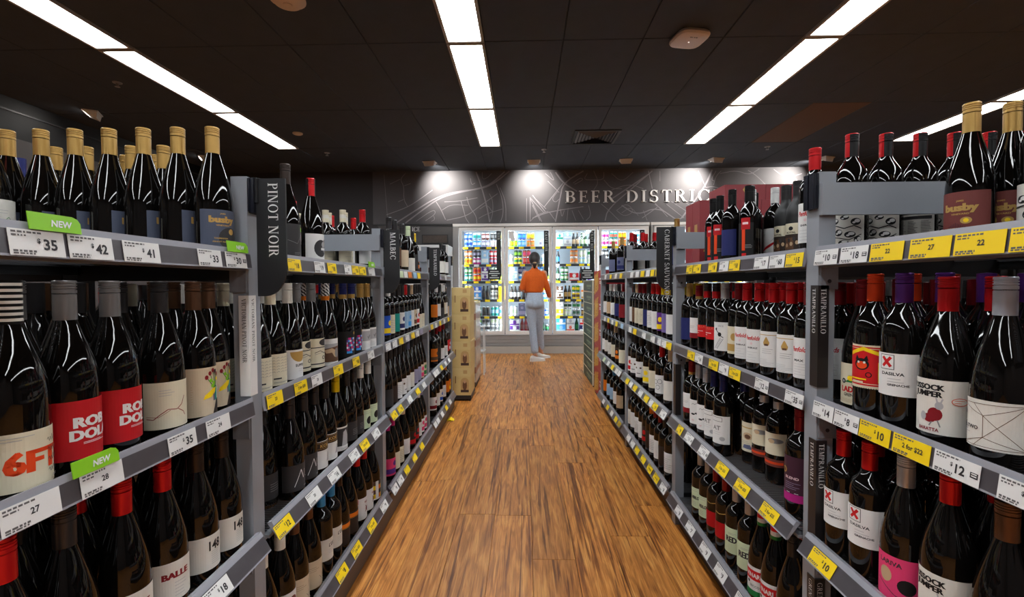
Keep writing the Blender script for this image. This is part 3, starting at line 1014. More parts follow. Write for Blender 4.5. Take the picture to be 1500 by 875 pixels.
class Lab:
    """a paper label wrapped on a bottle; u runs right from its left edge and v up from its foot, in millimetres"""

    def __init__(s, r, z0, z1, W):
        s.r, s.z0, s.z1, s.W, s.mb, s.k, s.du = r, z0, z1, W, MB(), 0, 0

    def pt(s, u, v, off):
        a = (u - s.W / 2) / 1000 / s.r
        R = s.r + off
        return (R * cos(a), R * sin(a), s.z0 + v / 1000)

    def poly(s, pts, m, off=None):
        if s.du:
            pts = [(u + s.du, v) for u, v in pts]
        if off is None:
            off = .0007 + .00005 * min(s.k, 22)
            s.k += 1
        lo, hi = min(p[0] for p in pts), max(p[0] for p in pts)
        lo, hi = max(lo, -1), min(hi, s.W + 1)
        if hi <= lo:
            return
        g0, g1 = math.floor(lo / 4.5), math.ceil(hi / 4.5)
        for i in range(g0, g1):
            a, b_ = max(lo, i * 4.5), min(hi, (i + 1) * 4.5)
            if b_ - a < 1e-6:
                continue
            q = list(pts)
            for side, lim in ((1, a), (-1, b_)):
                out = []
                for j in range(len(q)):
                    p0, p1 = q[j], q[(j + 1) % len(q)]
                    d0, d1 = side * (p0[0] - lim), side * (p1[0] - lim)
                    if d0 >= 0:
                        out.append(p0)
                    if (d0 > 0 > d1) or (d0 < 0 < d1):
                        t = d0 / (d0 - d1)
                        out.append((p0[0] + t * (p1[0] - p0[0]), p0[1] + t * (p1[1] - p0[1])))
                q = out
                if len(q) < 3:
                    break
            if len(q) >= 3:
                s.mb.add([s.pt(u, v, off) for u, v in q], [tuple(range(len(q)))], m)

    def rect(s, u0, v0, u1, v1, c):
        s.poly([(u0, v0), (u1, v0), (u1, v1), (u0, v1)], pap(c) if isinstance(c, str) else c)

    def ell(s, cu, cv, ru, rv, c, n=18):
        s.poly([(cu + ru * cos(2 * pi * i / n), cv + rv * sin(2 * pi * i / n)) for i in range(n)], pap(c))

    def line(s, pts, wd, c):
        for (a, b_), (x, y) in zip(pts, pts[1:]):
            d = math.hypot(x - a, y - b_) or 1
            nx, ny = -(y - b_) / d * wd / 2, (x - a) / d * wd / 2
            s.poly([(a - nx, b_ - ny), (x - nx, y - ny), (x + nx, y + ny), (a + nx, b_ + ny)], pap(c))

    def text(s, t, cu, cv, size, c, sx=1, shear=0, bold=False):
        vs, fs, wd = text_mesh(t)
        off = .0007 + .00005 * min(s.k, 22)
        s.k += 1
        m = pap(c)
        for dx in ((0, .05, -.05) if bold else (0,)):
            for f in fs:
                s.poly([(cu + (vs[i][0] - wd / 2 + dx + shear * vs[i][1]) * size * sx, cv + (vs[i][1] - .5) * size) for i in f], m, off)

    def lines(s, u0, u1, v0, v1, n, c, th=.9):
        for i in range(n):
            v = v1 + (v0 - v1) * i / max(1, n - 1)
            k = rnd.uniform(.55, 1)
            s.rect(u0, v - th / 2, u0 + (u1 - u0) * k, v + th / 2, c)


KIND = {}


def K(name, shape, cap, lab, phrase, prints=None, glass=None):
    KIND[name] = (shape, cap, lab, phrase, prints, glass)


def P_busby(dark):
    def f(L):
        L.du = -14 if not dark else -4
        L.ell(78, 22, 26, 26, 'charcoal' if not dark else 'plum', 22) if not dark else [L.rect(40 + 3 * i, 4, 41 + 3 * i, 34 - abs(i - 5) * 1.5, 'plum') for i in range(11)]
        L.text('busby', 62, 66, 15, 'gold', 1.15, bold=True)
        L.text('JAMES', 62, 79, 3.2, 'gold')
        L.text('VINEYARD', 62, 52, 3.4, 'gold', 1.3)
        L.ell(82 if not dark else 72, 38, 7 if not dark else 9, 7, 'gold')
        L.ell(82 if not dark else 72, 38, 4.2, 4.2, 'yellow') if dark else None
        L.text('TASMANIA' if not dark else 'BAROSSA VALLEY', 58, 22, 3.4, 'gold', 1.3)
        L.text('PINOT NOIR' if not dark else 'SHIRAZ', 58, 14, 3.4, 'gold', 1.3)
    return f


def P_claw(L):
    L.text('CLAW', 72, 14, 8, 'black', 1.2)
    L.line([(52, 30), (58, 44), (70, 40), (66, 30)], 1.2, 'darkred'); L.line([(60, 50), (72, 62), (80, 50)], 1.2, 'green'); L.ell(66, 36, 6, 4, 'darkgreen')
    L.lines(52, 80, 70, 76, 2, 'lightgrey')


def P_six(L):
    L.du = 12
    L.text('6FT6', 66, 40, 30, 'vermilion', 1.05, bold=True)
    for k, v in enumerate((62, 48, 34, 18)):
        pts = [(70 + i * 2.2, v + (4 if i % 2 else -2) + (3 if i % 5 == 0 else 0)) for i in range(14)]
        L.line(pts, .8, 'charcoal')
    L.lines(10, 60, 72, 76, 2, 'lightgrey')
    L.lines(78, 100, 8, 10, 2, 'lightgrey')


def P_rob(L):
    L.text('ROB', 76, 58, 16, 'white', 1.15, bold=True)
    L.text('DOLAN', 88, 38, 16, 'white', 1.1, bold=True)
    L.lines(62, 112, 23, 25, 2, 'palepink', 1.0)


def P_redline(L):
    L.du = -24
    L.line([(30, 22), (42, 20), (54, 30), (66, 38), (82, 36), (92, 44), (99, 60)], 1.5, 'darkred')
    L.line([(84, 36), (96, 28), (100, 20)], 1.4, 'darkred'); L.line([(30, 26), (50, 24), (70, 36)], .8, 'darkred')
    L.lines(52, 86, 66, 76, 3, 'lightgrey')


def P_flower(L):
    L.du = -18
    L.poly([(84, 0), (106, 0), (106, 34), (96, 30), (90, 16)], pap('darkbrown'))
    L.rect(92, 30, 100, 62, 'teal'); L.rect(86, 30, 91, 48, 'bluegrey')
    for (a, b_) in ((78, 92), (86, 98), (94, 95), (70, 84), (100, 88)):
        L.line([(92, 52), (a, b_)], 1.6, 'green'); L.ell(a, b_, 4, 5, 'darkred' if (a + b_) % 3 else 'plum')
    for (a, b_) in ((80, 76), (88, 70), (98, 78), (84, 64)):
        L.ell(a, b_, 4, 4, 'yellow' if a % 4 else 'lime')
    L.poly([(62, 36), (80, 40), (92, 50), (94, 60), (84, 58), (66, 46)], pap('yellow'))
    L.lines(40, 44, 30, 66, 8, 'tan', 1)


def P_148(L):
    L.du = -14
    L.text('148', 80, 52, 20, 'black', .8)
    L.lines(70, 95, 12, 38, 7, 'lightgrey', .8)


def P_balle(L):
    L.du = -22
    L.text('BALLE', 72, 52, 12, 'darkred', 1.1, bold=True)
    L.lines(68, 98, 10, 36, 5, 'lightgrey')


def P_vespa(L):
    L.text('LADAS', 50, 36, 13, 'red', .9, bold=True)
    L.text('GRENACHE', 56, 23, 7, 'black', .9)
    L.ell(32, 54, 6, 6, 'black'); L.ell(32, 54, 3, 3, 'lightgrey'); L.ell(66, 54, 6, 6, 'black')
    L.poly([(36, 52), (64, 52), (70, 66), (56, 68), (46, 60)], pap('green')); L.ell(50, 62, 8, 6, 'yellow'); L.rect(56, 66, 64, 82, 'coral'); L.ell(60, 86, 5, 6, 'tan')
    L.lines(20, 70, 6, 12, 3, 'tan')


def P_stamp(L):
    L.rect(6, 6, 94, 90, 'red')
    L.line([(10, 10), (90, 10), (90, 86), (10, 86), (10, 10)], 1.4, 'cream')
    L.poly([(16, 68), (50, 82), (84, 70), (84, 78), (50, 90), (16, 76)], pap('yellow'))
    L.ell(46, 52, 15, 13, 'black'); L.ell(46, 50, 11, 8, 'vermilion'); L.ell(40, 56, 2.5, 2.5, 'white'); L.ell(52, 56, 2.5, 2.5, 'white')
    L.poly([(32, 60), (36, 72), (42, 62)], pap('black')); L.poly([(50, 62), (57, 72), (60, 60)], pap('black'))
    L.rect(76, 14, 86, 58, 'yellow'); L.rect(78, 18, 84, 54, 'cream')
    L.ell(60, 30, 6, 6, 'black'); L.ell(60, 30, 4, 4, 'red'); L.rect(20, 18, 56, 21, 'yellow'); L.rect(24, 11, 50, 15, 'cream')
    for i in range(23):
        L.ell(2 + i * 4.2, 0, 1.2, 1.6, 'black', 6); L.ell(2 + i * 4.2, 96, 1.2, 1.6, 'black', 6)
    for i in range(22):
        L.ell(99.5, 2 + i * 4.4, 1.6, 1.2, 'black', 6)


def P_x(L):
    L.du = 9
    L.rect(22, 52, 50, 82, 'charcoal'); L.rect(23.2, 53.2, 48.8, 80.8, 'white')
    L.line([(28, 58), (44, 77)], 6, 'red'); L.line([(44, 58), (28, 77)], 6, 'red')
    L.text('DASILVA', 46, 44, 6, 'charcoal', 1.25)
    L.text('GRENACHE', 56, 22, 4.2, 'charcoal', 1.2); L.lines(38, 66, 28, 34, 2, 'lightgrey')


def P_jumper(L):
    L.text('TUSSOCK', 40, 84, 10, 'black', 1.0, bold=True)
    L.text('JUMPER', 44, 72, 10, 'black', 1.0, bold=True)
    L.ell(58, 36, 11, 12, 'darkred'); L.ell(50, 28, 10, 8, 'darkred'); L.ell(64, 52, 6, 7, 'lightgrey'); L.line([(62, 56), (60, 66)], 2.4, 'lightgrey'); L.line([(66, 56), (69, 65)], 2.4, 'lightgrey')
    L.line([(54, 22), (50, 14)], 2, 'grey'); L.line([(62, 26), (66, 14)], 2, 'grey'); L.ell(40, 30, 5, 8, 'lightgrey')
    L.ell(92, 62, 12, 7, 'coral'); L.ell(92, 62, 10.6, 5.8, 'offwhite'); L.lines(84, 100, 60, 64, 2, 'coral')
    L.text('BARATTA', 48, 8, 6, 'darkred', .9)


def P_geo(L):
    A, B, C, D, E_, F = (11, 70), (53, 53), (104, 74), (104, 4), (53, 18), (15, 3)
    for a, b_ in ((A, B), (B, C), ((39, 71), B), (B, D), (C, E_), (E_, D), (B, E_), (F, E_), (E_, (39, 2)), (F, D), (A, C)):
        L.line([a, b_], .8, 'brown')
    L.line([C, D], 1.6, 'gold'); L.poly([(2, 70), (8, 72), (2, 62)], pap('gold')); L.poly([(2, 6), (2, 14), (8, 5)], pap('gold'))
    L.rect(14.4, 40, 15.6, 52, 'charcoal'); L.ell(15, 54, 6, 5, 'charcoal')
    L.text('OPUS TWO', 25, 32, 6, 'charcoal', 1.0); L.lines(10, 40, 22, 26, 2, 'lightgrey'); L.lines(10, 28, 13, 17, 2, 'grey')


def P_pink(L):
    L.text('LARIVA', 50, 74, 9, 'charcoal', 1.0); L.ell(42, 48, 12, 15, 'tan'); L.ell(78, 34, 15, 15, 'black')
    L.line([(26, 34), (60, 12), (100, 8)], 1.4, 'charcoal')


def P_swirl(L):
    for (u, v, a, b_) in ((34, 70, 12, 8), (60, 78, 10, 6), (84, 66, 11, 9), (46, 40, 10, 9), (72, 34, 12, 8), (30, 20, 8, 8), (58, 14, 12, 6), (88, 20, 8, 10)):
        L.ell(u, v, a, b_, 'black'); L.ell(u + 3, v + 2, a * .55, b_ * .5, 'white'); L.ell(u - 4, v - 2, a * .3, b_ * .3, 'white')
    L.line([(20, 55), (40, 58), (60, 50), (80, 56), (96, 48)], 2.4, 'black'); L.line([(24, 30), (50, 26), (70, 20), (96, 34)], 2, 'black')


def P_news(L):
    for c_ in range(3):
        L.lines(22 + c_ * 26, 44 + c_ * 26, 6, 66, 16, 'charcoal', 1.1)
    L.rect(20, 72, 96, 80, 'charcoal')


def P_rows(L):
    for i in range(6):
        for j in range(6):
            L.line([(22 + j * 12, 78 - i * 8), (28 + j * 12, 81 - i * 8), (31 + j * 12, 78 - i * 8)], .9, 'grey')
    L.rect(26, 18, 48, 22, 'charcoal'); L.lines(26, 78, 8, 10, 2, 'grey')


def P_supper(L):
    L.du = -8
    L.poly([(40 + 62 * t / 12, 84) for t in range(13)] + [(71 + 31 * cos(-pi * t / 12), 84 + 32 * sin(-pi * t / 12)) for t in range(1, 12)], pap('gold'))
    L.text('SUPPER', 74, 42, 8, 'charcoal', 1.0); L.lines(66, 90, 24, 30, 2, 'lightgrey')


def P_oval(L):
    L.ell(70, 84, 24, 12, 'charcoal'); L.rect(0, 66, 110, 69, 'charcoal'); L.line([(30, 50), (50, 56), (70, 46), (96, 54)], 2, 'charcoal'); L.line([(30, 44), (60, 50), (96, 46)], 1.2, 'grey')
    L.text('CHI', 72, 32, 12, 'charcoal', 1.1); L.rect(10, 10, 104, 14, 'charcoal')


def P_horse(L):
    L.du = -6
    L.rect(18, 12, 98, 78, 'brown'); L.poly([(18, 60), (44, 64), (98, 70), (98, 78), (18, 78)], pap('lightgrey')); L.poly([(22, 56), (50, 62), (70, 52), (76, 26), (60, 30), (50, 46), (30, 44)], pap('tan')); L.ell(72, 44, 10, 18, 'grey')


def P_neon(L):
    L.du = -10
    for i in range(7):
        for j in range(6):
            L.rect(46 + i * 6, 26 + j * 9, 51.4 + i * 6, 34 + j * 9, ('magenta', 'lavender', 'skyblue', 'pink', 'charcoal', 'white', 'purple')[(i * 3 + j * 5) % 7])
    L.rect(46, 16, 70, 25, 'skyblue'); L.ell(84, 96, 5, 6, 'gold')


def P_heart(L):
    L.rect(14, 40, 96, 84, 'lightgrey'); L.poly([(56, 46), (48, 62), (56, 58), (66, 68), (72, 62)], pap('grey')); L.lines(30, 80, 14, 26, 3, 'lightgrey')


def P_n(L):
    L.du = -8
    L.line([(44, 14), (66, 62)], 1.8, 'white'); L.line([(66, 62), (76, 34)], 2.6, 'white'); L.line([(76, 34), (82, 60)], 1.2, 'white'); L.ell(90, 36, 2, 2, 'white'); L.lines(78, 104, 8, 10, 2, 'lightgrey')


def P_kband(L):
    L.du = -8
    L.rect(0, 62, 110, 92, 'darkbrown'); L.line([(30, 68), (90, 68), (90, 88), (30, 88), (30, 68)], 1, 'gold'); L.text('KOE', 62, 78, 11, 'gold', 1.2); L.poly([(70, 20), (86, 20), (88, 46), (80, 54)], pap('lightgrey'))


def P_yfig(L):
    L.rect(12, 18, 100, 84, 'charcoal'); L.poly([(44, 18), (72, 18), (76, 52), (64, 78), (50, 70)], pap('lightgrey')); L.lines(40, 80, 6, 10, 2, 'grey')


def P_smallgrey(L):
    L.lines(48, 96, 24, 44, 4, 'grey', 1.6)


def P_dot(L):
    L.du = -10
    L.ell(72, 34, 17, 17, 'black', 20); L.lines(40, 90, 66, 74, 2, 'grey')


def P_redflower(L):
    L.du = -12
    for (u, v, a, b_) in ((70, 70, 18, 18), (60, 50, 10, 14), (78, 44, 12, 16), (66, 26, 14, 12), (82, 20, 9, 12)):
        L.ell(u, v, a, b_, 'maroon')
    for (u, v) in ((64, 74), (76, 66), (68, 58), (80, 48), (62, 30)):
        L.ell(u, v, 3, 4, 'palepink')


def P_tan(L):
    L.du = -14
    L.line([(84, 0), (80, 24), (88, 44), (84, 70), (92, 84)], 1.6, 'black'); L.line([(80, 24), (70, 36)], 1, 'black'); L.lines(36, 76, 58, 70, 3, 'brown', .7)


def P_lod(L):
    L.du = -12
    L.text("L'OD", 72, 52, 12, 'charcoal', .8, shear=.2); L.lines(56, 88, 24, 36, 3, 'lightgrey')


def P_goldband(L):
    L.rect(0, 66, 110, 82, 'orange'); L.rect(0, 63, 110, 64.5, 'gold')


def P_redemb(L):
    L.rect(0, 70, 26, 90, 'red'); L.ell(70, 42, 8, 10, 'darkred'); L.line([(58, 30), (70, 44), (84, 60)], 3, 'brown'); L.line([(60, 58), (78, 24)], 2, 'charcoal'); L.text('RED', 66, 72, 8, 'darkred')


def P_checker(L):
    for i in range(5):
        for j in range(4):
            L.rect(20 + i * 16, 6 + j * 20, 36 + i * 16, 26 + j * 20, ('yellow', 'charcoal', 'white', 'brown', 'orange', 'white')[(i * 2 + j * 3) % 6])


def P_swoosh(L):
    L.poly([(20, 26), (56, 42), (86, 64), (92, 78), (78, 66), (46, 48), (20, 32)], pap('red')); L.line([(30, 88), (36, 96), (34, 84)], 1, 'charcoal'); L.line([(60, 64), (82, 84)], .8, 'grey'); L.lines(30, 80, 6, 14, 3, 'lightgrey', .6)


def P_port(L):
    L.rect(4, 14, 100, 72, 'darkbrown'); L.rect(10, 20, 60, 60, 'brown'); L.ell(50, 92, 8, 7, 'black'); L.text('ROYAL', 50, 78, 7, 'darkbrown', 1.1)
    for i in range(9):
        L.ell(16 + i * 9, 30 + (i * 17) % 30, 5, 7, 'charcoal' if i % 2 else 'tan')


def P_script(L):
    L.text('Penfolds', 52, 78, 13, 'red', .8, .35); L.text('MAX', 52, 48, 6, 'charcoal', 1.6); L.lines(36, 76, 10, 38, 5, 'lightgrey', .7)


def P_penf(L):
    L.text('Penfolds', 58, 80, 13, 'red', .8, .35); L.text('SHIRAZ', 60, 48, 5, 'charcoal', 1.5); L.ell(58, 62, 4, 4, 'palepink'); L.lines(40, 82, 8, 34, 4, 'lightgrey', .7)


def P_crest(L):
    L.poly([(50, 66), (66, 66), (68, 74), (62, 86), (58, 92), (54, 86), (48, 74)], pap('gold')); L.rect(52, 64, 64, 70, 'brown'); L.rect(0, 96, 105, 98, 'gold'); L.lines(44, 78, 42, 54, 3, 'grey', .9); L.lines(20, 90, 4, 22, 5, 'lightgrey', .7)


def P_ladder(L):
    L.line([(40, 8), (66, 50)], 1, 'charcoal'); L.line([(52, 6), (76, 46)], 1, 'charcoal')
    for i in range(7):
        L.line([(43 + i * 3.4, 13 + i * 5.4), (54 + i * 3.3, 10 + i * 5.3)], .9, 'charcoal')
    L.ell(62, 62, 7, 8, 'black'); L.line([(60, 66), (48, 78)], 3, 'black'); L.line([(64, 58), (76, 50)], 2.6, 'black'); L.ell(48, 82, 4, 5, 'black'); L.text('VICE', 66, 94, 6, 'lightgrey', 1.2)


def P_redlab(L):
    L.text('VILLA', 60, 44, 9, 'coral', 1.2); L.rect(20, 24, 70, 26, 'white'); L.rect(30, 16, 50, 18, 'white')


def P_goldlow(L):
    L.line([(40, 96), (60, 92), (84, 98)], 2, 'gold')


def P_mous(L):
    L.ell(56, 42, 10, 4, 'black'); L.ell(74, 46, 10, 4, 'black'); L.line([(50, 82), (56, 88), (64, 84), (72, 90), (80, 84)], 1.4, 'charcoal'); L.lines(50, 70, 14, 18, 2, 'red')


def P_at(L):
    L.rect(32, 84, 76, 100, 'charcoal'); L.rect(33.4, 85.4, 74.6, 98.6, 'white'); L.text('AT', 54, 60, 16, 'grey', 1.1); L.lines(38, 74, 36, 44, 2, 'lightgrey'); L.ell(76, 20, 10, 8, 'lightgrey')


def P_cpic(L):
    L.rect(14, 84, 96, 88, 'gold'); L.ell(60, 56, 18, 13, 'tan'); L.ell(60, 54, 11, 8, 'brown'); L.poly([(40, 10), (76, 10), (70, 26), (46, 24)], pap('bluegrey')); L.lines(30, 80, 30, 36, 2, 'grey')


def P_bandor(L):
    L.ell(66, 46, 24, 8, 'grey'); L.ell(54, 44, 10, 7, 'tan'); L.line([(40, 72), (60, 76), (84, 72)], 1.2, 'charcoal'); L.rect(0, -38, 110, -14, 'maroon'); L.rect(20, -30, 90, -22, 'vermilion')


def P_mag(L):
    L.rect(0, 0, 110, 22, 'magenta'); L.ell(36, 84, 9, 9, 'gold'); L.ell(36, 84, 6, 6, 'brown'); L.text('BLEND', 60, 66, 7, 'palepink', 1.3); L.lines(40, 84, 36, 52, 4, 'lavender', .9)
    for i in range(4):
        L.rect(24 + i * 22, 24, 34 + i * 22, 25.5, 'white')


def P_merlot(L):
    L.text('MERLOT', 62, 44, 13, 'charcoal', .62, bold=True); L.lines(30, 90, 72, 80, 2, 'grey'); L.lines(40, 80, 10, 24, 3, 'grey')


def P_red(L):
    L.text('RED', 62, 50, 20, 'charcoal', .8, bold=True); L.lines(50, 84, 68, 72, 2, 'grey'); L.ell(62, 24, 8, 5, 'mint')


def P_vin(L):
    L.rect(0, 52, 110, 84, 'red'); L.rect(0, 0, 110, 20, 'green'); L.text('VINARI', 56, 68, 14, 'white', .85); L.ell(40, 44, 5, 5, 'black'); L.text('SECCO', 62, 34, 7, 'grey', 1.0)


def P_tag(L):
    L.rect(40, 96, 72, 138, 'crimson'); L.rect(46, 114, 66, 122, 'palepink'); L.rect(44, 20, 56, 96, 'vermilion'); L.rect(44, -8, 60, 10, 'red'); L.lines(56, 84, 30, 40, 3, 'grey', 2)


bw, gw = 100, 110
K('slate', 'burg', 'gold', ('slate', .030, .118, 100), 'gold-capped bottle with slate blue label', P_busby(False))
K('maroonl', 'burg', 'gold', ('maroon', .030, .128, 108), 'gold-capped bottle with reddish brown label', P_busby(True))
K('claw', 'burg', 'coral', ('offwhite', .035, .135, 104), 'coral-capped bottle with white sketch label', P_claw)
K('six', 'burgh', ('stripes', 'offwhite', 'black'), ('cream', .022, .104, 116), 'black-and-cream striped cap bottle with orange numeral label', P_six)
K('rob', 'burgh', 'grey', ('crimson', 0.036, 0.128, 118), 'silver-capped bottle with bright red label', P_rob)
K('redline', 'burgh', 'charcoal', ('cream', 0.026, 0.118, 104), 'black-capped bottle with cream label and red line', P_redline)
K('flower', 'burgh', 'brown', ('beige', 0.022, 0.128, 110), 'brown-capped bottle with floral beige label', P_flower)
K('b148', 'burgs', 'darkbrown', ('offwhite', .030, .105, 104), 'dark bottle with off-white number label', P_148)
K('balle', 'burgs', 'red', ('offwhite', .030, .108, 104), 'red-capped bottle with white label and red lettering', P_balle)
K('plainred', 'burgs', 'red', None, 'red-capped plain dark bottle', None)
K('plaindark', 'burgs', 'charcoal', None, 'dark-capped plain dark bottle', None)
K('vespa', 'burg', 'darkred', ('cream', .022, .118, 92), 'dark-red capped bottle with scooter label', P_vespa)
K('stamp', 'tall', 'vermilion', ('cream', 0.078, 0.172, 100), 'orange-capped bottle with red stamp-edged label', P_stamp)
K('xpurple', 'tall', 'purple', ('white', 0.08, 0.165, 108), 'purple-capped bottle with red cross on white label', P_x)
K('xred', 'bords', 'red', ('white', 0.076, 0.16, 108), 'red-capped bottle with red cross on white label', P_x)
K('jumper', 'burgh', 'red', ('offwhite', 0.034, 0.132, 110), 'red-capped bottle with animal in red jumper label', P_jumper)
K('geo', 'burg', 'silver', ('offwhite', 0.04, 0.118, 112), 'silver-blue capped bottle with gold line geometric label', P_geo)
K('pinkdot', 'burgs', 'lightgrey', ('pink', .020, .108, 112), 'grey-capped bottle with pink two-dot label', P_pink)
K('brownb', 'burgs', 'brown', None, 'brown-capped unlabelled dark bottle', None)
K('swirl', 'tall', ('half', 'red', 'black'), ('offwhite', .03, .130, 104), 'red-and-black capped bottle with black swirl label', P_swirl)
K('news', 'tall', ('half', 'red', 'black'), ('offwhite', .03, .115, 104), 'red-and-black capped bottle with newsprint label', P_news)
K('blackemb', 'bord', ('bands', (.28, 'black'), (.55, 'lightgrey'), (1, 'charcoal')), ('offwhite', .06, .14, 96), 'black-capped bottle with white cap emblem', None)
K('rows', 'burg', 'cream', ('cream', .022, .112, 104), 'cream-capped bottle with script rows on cream label', P_rows)
K('supper', 'burg', 'offwhite', ('white', .020, .110, 110), 'white-capped bottle with gold half-circle label', P_supper)
K('oval', 'burg', 'grey', ('cream', .028, .126, 108), 'grey-capped bottle with dark oval on cream label', P_oval)
K('horse', 'burg', ('swirl', 'white', 'black'), ('white', .016, .112, 112), 'zigzag-capped bottle with brown horse picture label', P_horse)
K('neon', 'burg', ('bands', (.28, 'gold'), (1, 'navy')), ('black', .018, .122, 112), 'blue-capped bottle with neon patch on black label', P_neon)
K('heart', 'burg', 'gold', ('white', .020, .112, 108), 'gold-capped bottle with grey and white label', P_heart)
K('nblack', 'burgs', 'charcoal', ('charcoal', .024, .104, 110), 'dark bottle with white strokes on black label', P_n)
K('kband', 'burgs', 'charcoal', ('white', .024, .118, 108), 'dark-capped bottle with gold-framed band over white label', P_kband)
K('yfig', 'burgs', 'yellow', ('white', .022, .112, 108), 'yellow-capped bottle with grey figure label', P_yfig)
K('smallgrey', 'burgs', 'charcoal', ('charcoal', .025, .10, 108), 'dark-capped bottle with faint black label', P_smallgrey)
K('dot', 'burgs', 'offwhite', ('mint', .022, .105, 108), 'white-capped bottle with black-dotted pale green label', P_dot)
K('redflower', 'burgs', 'offwhite', ('white', .018, .120, 108), 'white-capped bottle with dark red blossom label', P_redflower)
K('tanl', 'burgs', 'brown', ('beige', .018, .110, 108), 'brown-capped bottle with tan line-drawn label', P_tan)
K('lod', 'bords', 'skyblue', ('offwhite', .055, .130, 104), 'blue-capped bottle with plain white label', P_lod)
K('goldband', 'burgs', 'darkbrown', ('darkbrown', .018, .108, 112), 'dark-capped bottle with gold band on brown label', P_goldband)
K('redemb', 'burgs', 'red', ('white', .018, .110, 108), 'red-capped bottle with red emblem on white label', P_redemb)
K('checker', 'burgs', 'charcoal', ('white', .018, .100, 106), 'dark-capped bottle with yellow checkered label', P_checker)
K('wswoosh', 'bord', 'white', ('white', .035, .150, 100), 'white-capped bottle with red swoosh on white label', P_swoosh)
K('portb', 'port', 'charcoal', ('cream', .040, .150, 100), 'matte black bottle with antique cream label', P_port, 'matte')
K('script', 'bord', 'darkred', ('white', .052, .160, 104), 'dark-red capped bottle with red-script white label', P_script)
K('penf', 'bord', 'red', ('white', .050, .158, 106), 'red-capped bottle with red script on white label', P_penf)
K('crest', 'bord', 'red', ('white', .052, .160, 105), 'red-capped bottle with gold crest on white label', P_crest)
K('ladder', 'bord', 'lightgrey', ('white', .052, .160, 100), 'silver-capped bottle with ladder climber label', P_ladder)
K('redlab', 'bord', ('bands', (.45, 'red'), (1, 'charcoal')), ('red', .085, .135, 112), 'black-and-red capped bottle with red label', P_redlab)
K('whitered', 'bords', ('bands', (.2, 'gold'), (1, 'darkred')), ('white', .070, .158, 104), 'dark-red capped bottle with red-footed white label', lambda L: (L.rect(0, 0, 104, 22, 'darkred'), L.lines(40, 80, 46, 52, 2, 'grey')))
K('mous', 'bords', 'silver', ('white', .045, .148, 104), 'silver-capped bottle with moustache label', P_mous)
K('at', 'bords', 'navy', ('white', .045, .150, 104), 'navy-capped bottle with white label and boxed top', P_at)
K('cpic', 'bords', 'darkbrown', ('cream', .045, .150, 104), 'brown-capped bottle with cream pictorial label', P_cpic)
K('bandor', 'bords', ('bands', (.4, 'lightgrey'), (1, 'black')), ('cream', .095, .165, 100), 'black-capped bottle with cream label over orange band', P_bandor)
K('magp', 'bords', 'darkred', ('plum', .045, .170, 112), 'dark-red capped bottle with plum-and-magenta label', P_mag)
K('merlot', 'bords', 'lightgrey', ('mint', .060, .145, 104), 'grey-capped bottle with pale green lettered label', P_merlot)
K('redlow', 'bords', 'darkred', ('crimson', .065, .125, 108), 'dark-red capped bottle with red lower label', P_goldlow)
K('redt', 'bords', 'lightgrey', ('mint', .060, .150, 106), 'grey-capped bottle with RED lettering on pale label', P_red)
K('vin', 'burgs', ('bands', (.18, 'green'), (.40, 'white'), (1, 'red')), ('white', .020, .115, 112), 'tricolour-capped bottle with red white and green label', P_vin)
K('golddark', 'burgs', 'charcoal', ('charcoal', .02, .10, 100), 'dark bottle with thin gold-edged black label', lambda L: L.line([(20, 4), (20, 80), (80, 80), (80, 4), (20, 4)], 2, 'gold'))
K('redtag', 'slim', 'black', ('black', .04, .16, 84), 'slim dark bottle with red neck tag', P_tag)
K('darkslim', 'bord', 'black', ('navy', .05, .15, 90), 'black-capped bottle with dark blue label', None)
K('whitebig', 'bord', 'charcoal', ('white', .02, .13, 100), 'black-capped bottle with large plain white label', None)
K('cemb', 'bord', ('bands', (.32, 'cream'), (.6, 'offwhite'), (1, 'cream')), ('cream', .03, .13, 104), 'cream-capped bottle with cream label', lambda L: L.lines(30, 80, 30, 70, 3, 'grey'))
K('floral', 'burg', 'darkbrown', ('charcoal', .03, .13, 110), 'brown-capped bottle with floral charcoal label', lambda L: (L.ell(92, 60, 10, 20, 'palepink'), L.ell(84, 84, 6, 8, 'lime'), L.line([(30, 50), (60, 40), (80, 70)], 1, 'grey'), L.lines(50, 80, 8, 12, 2, 'grey')))
K('wings', 'burg', ('half', 'red', 'black'), ('white', .02, .12, 100), 'red-and-black capped bottle with black wing label', lambda L: (L.ell(54, 50, 26, 30, 'charcoal'), L.ell(82, 58, 24, 26, 'grey'), L.rect(54, 44, 100, 52, 'white'), L.ell(66, 64, 10, 10, 'lightgrey')))
K('whitelab', 'bord', 'red', ('white', .045, .135, 100), 'red-capped bottle with plain white label', None)


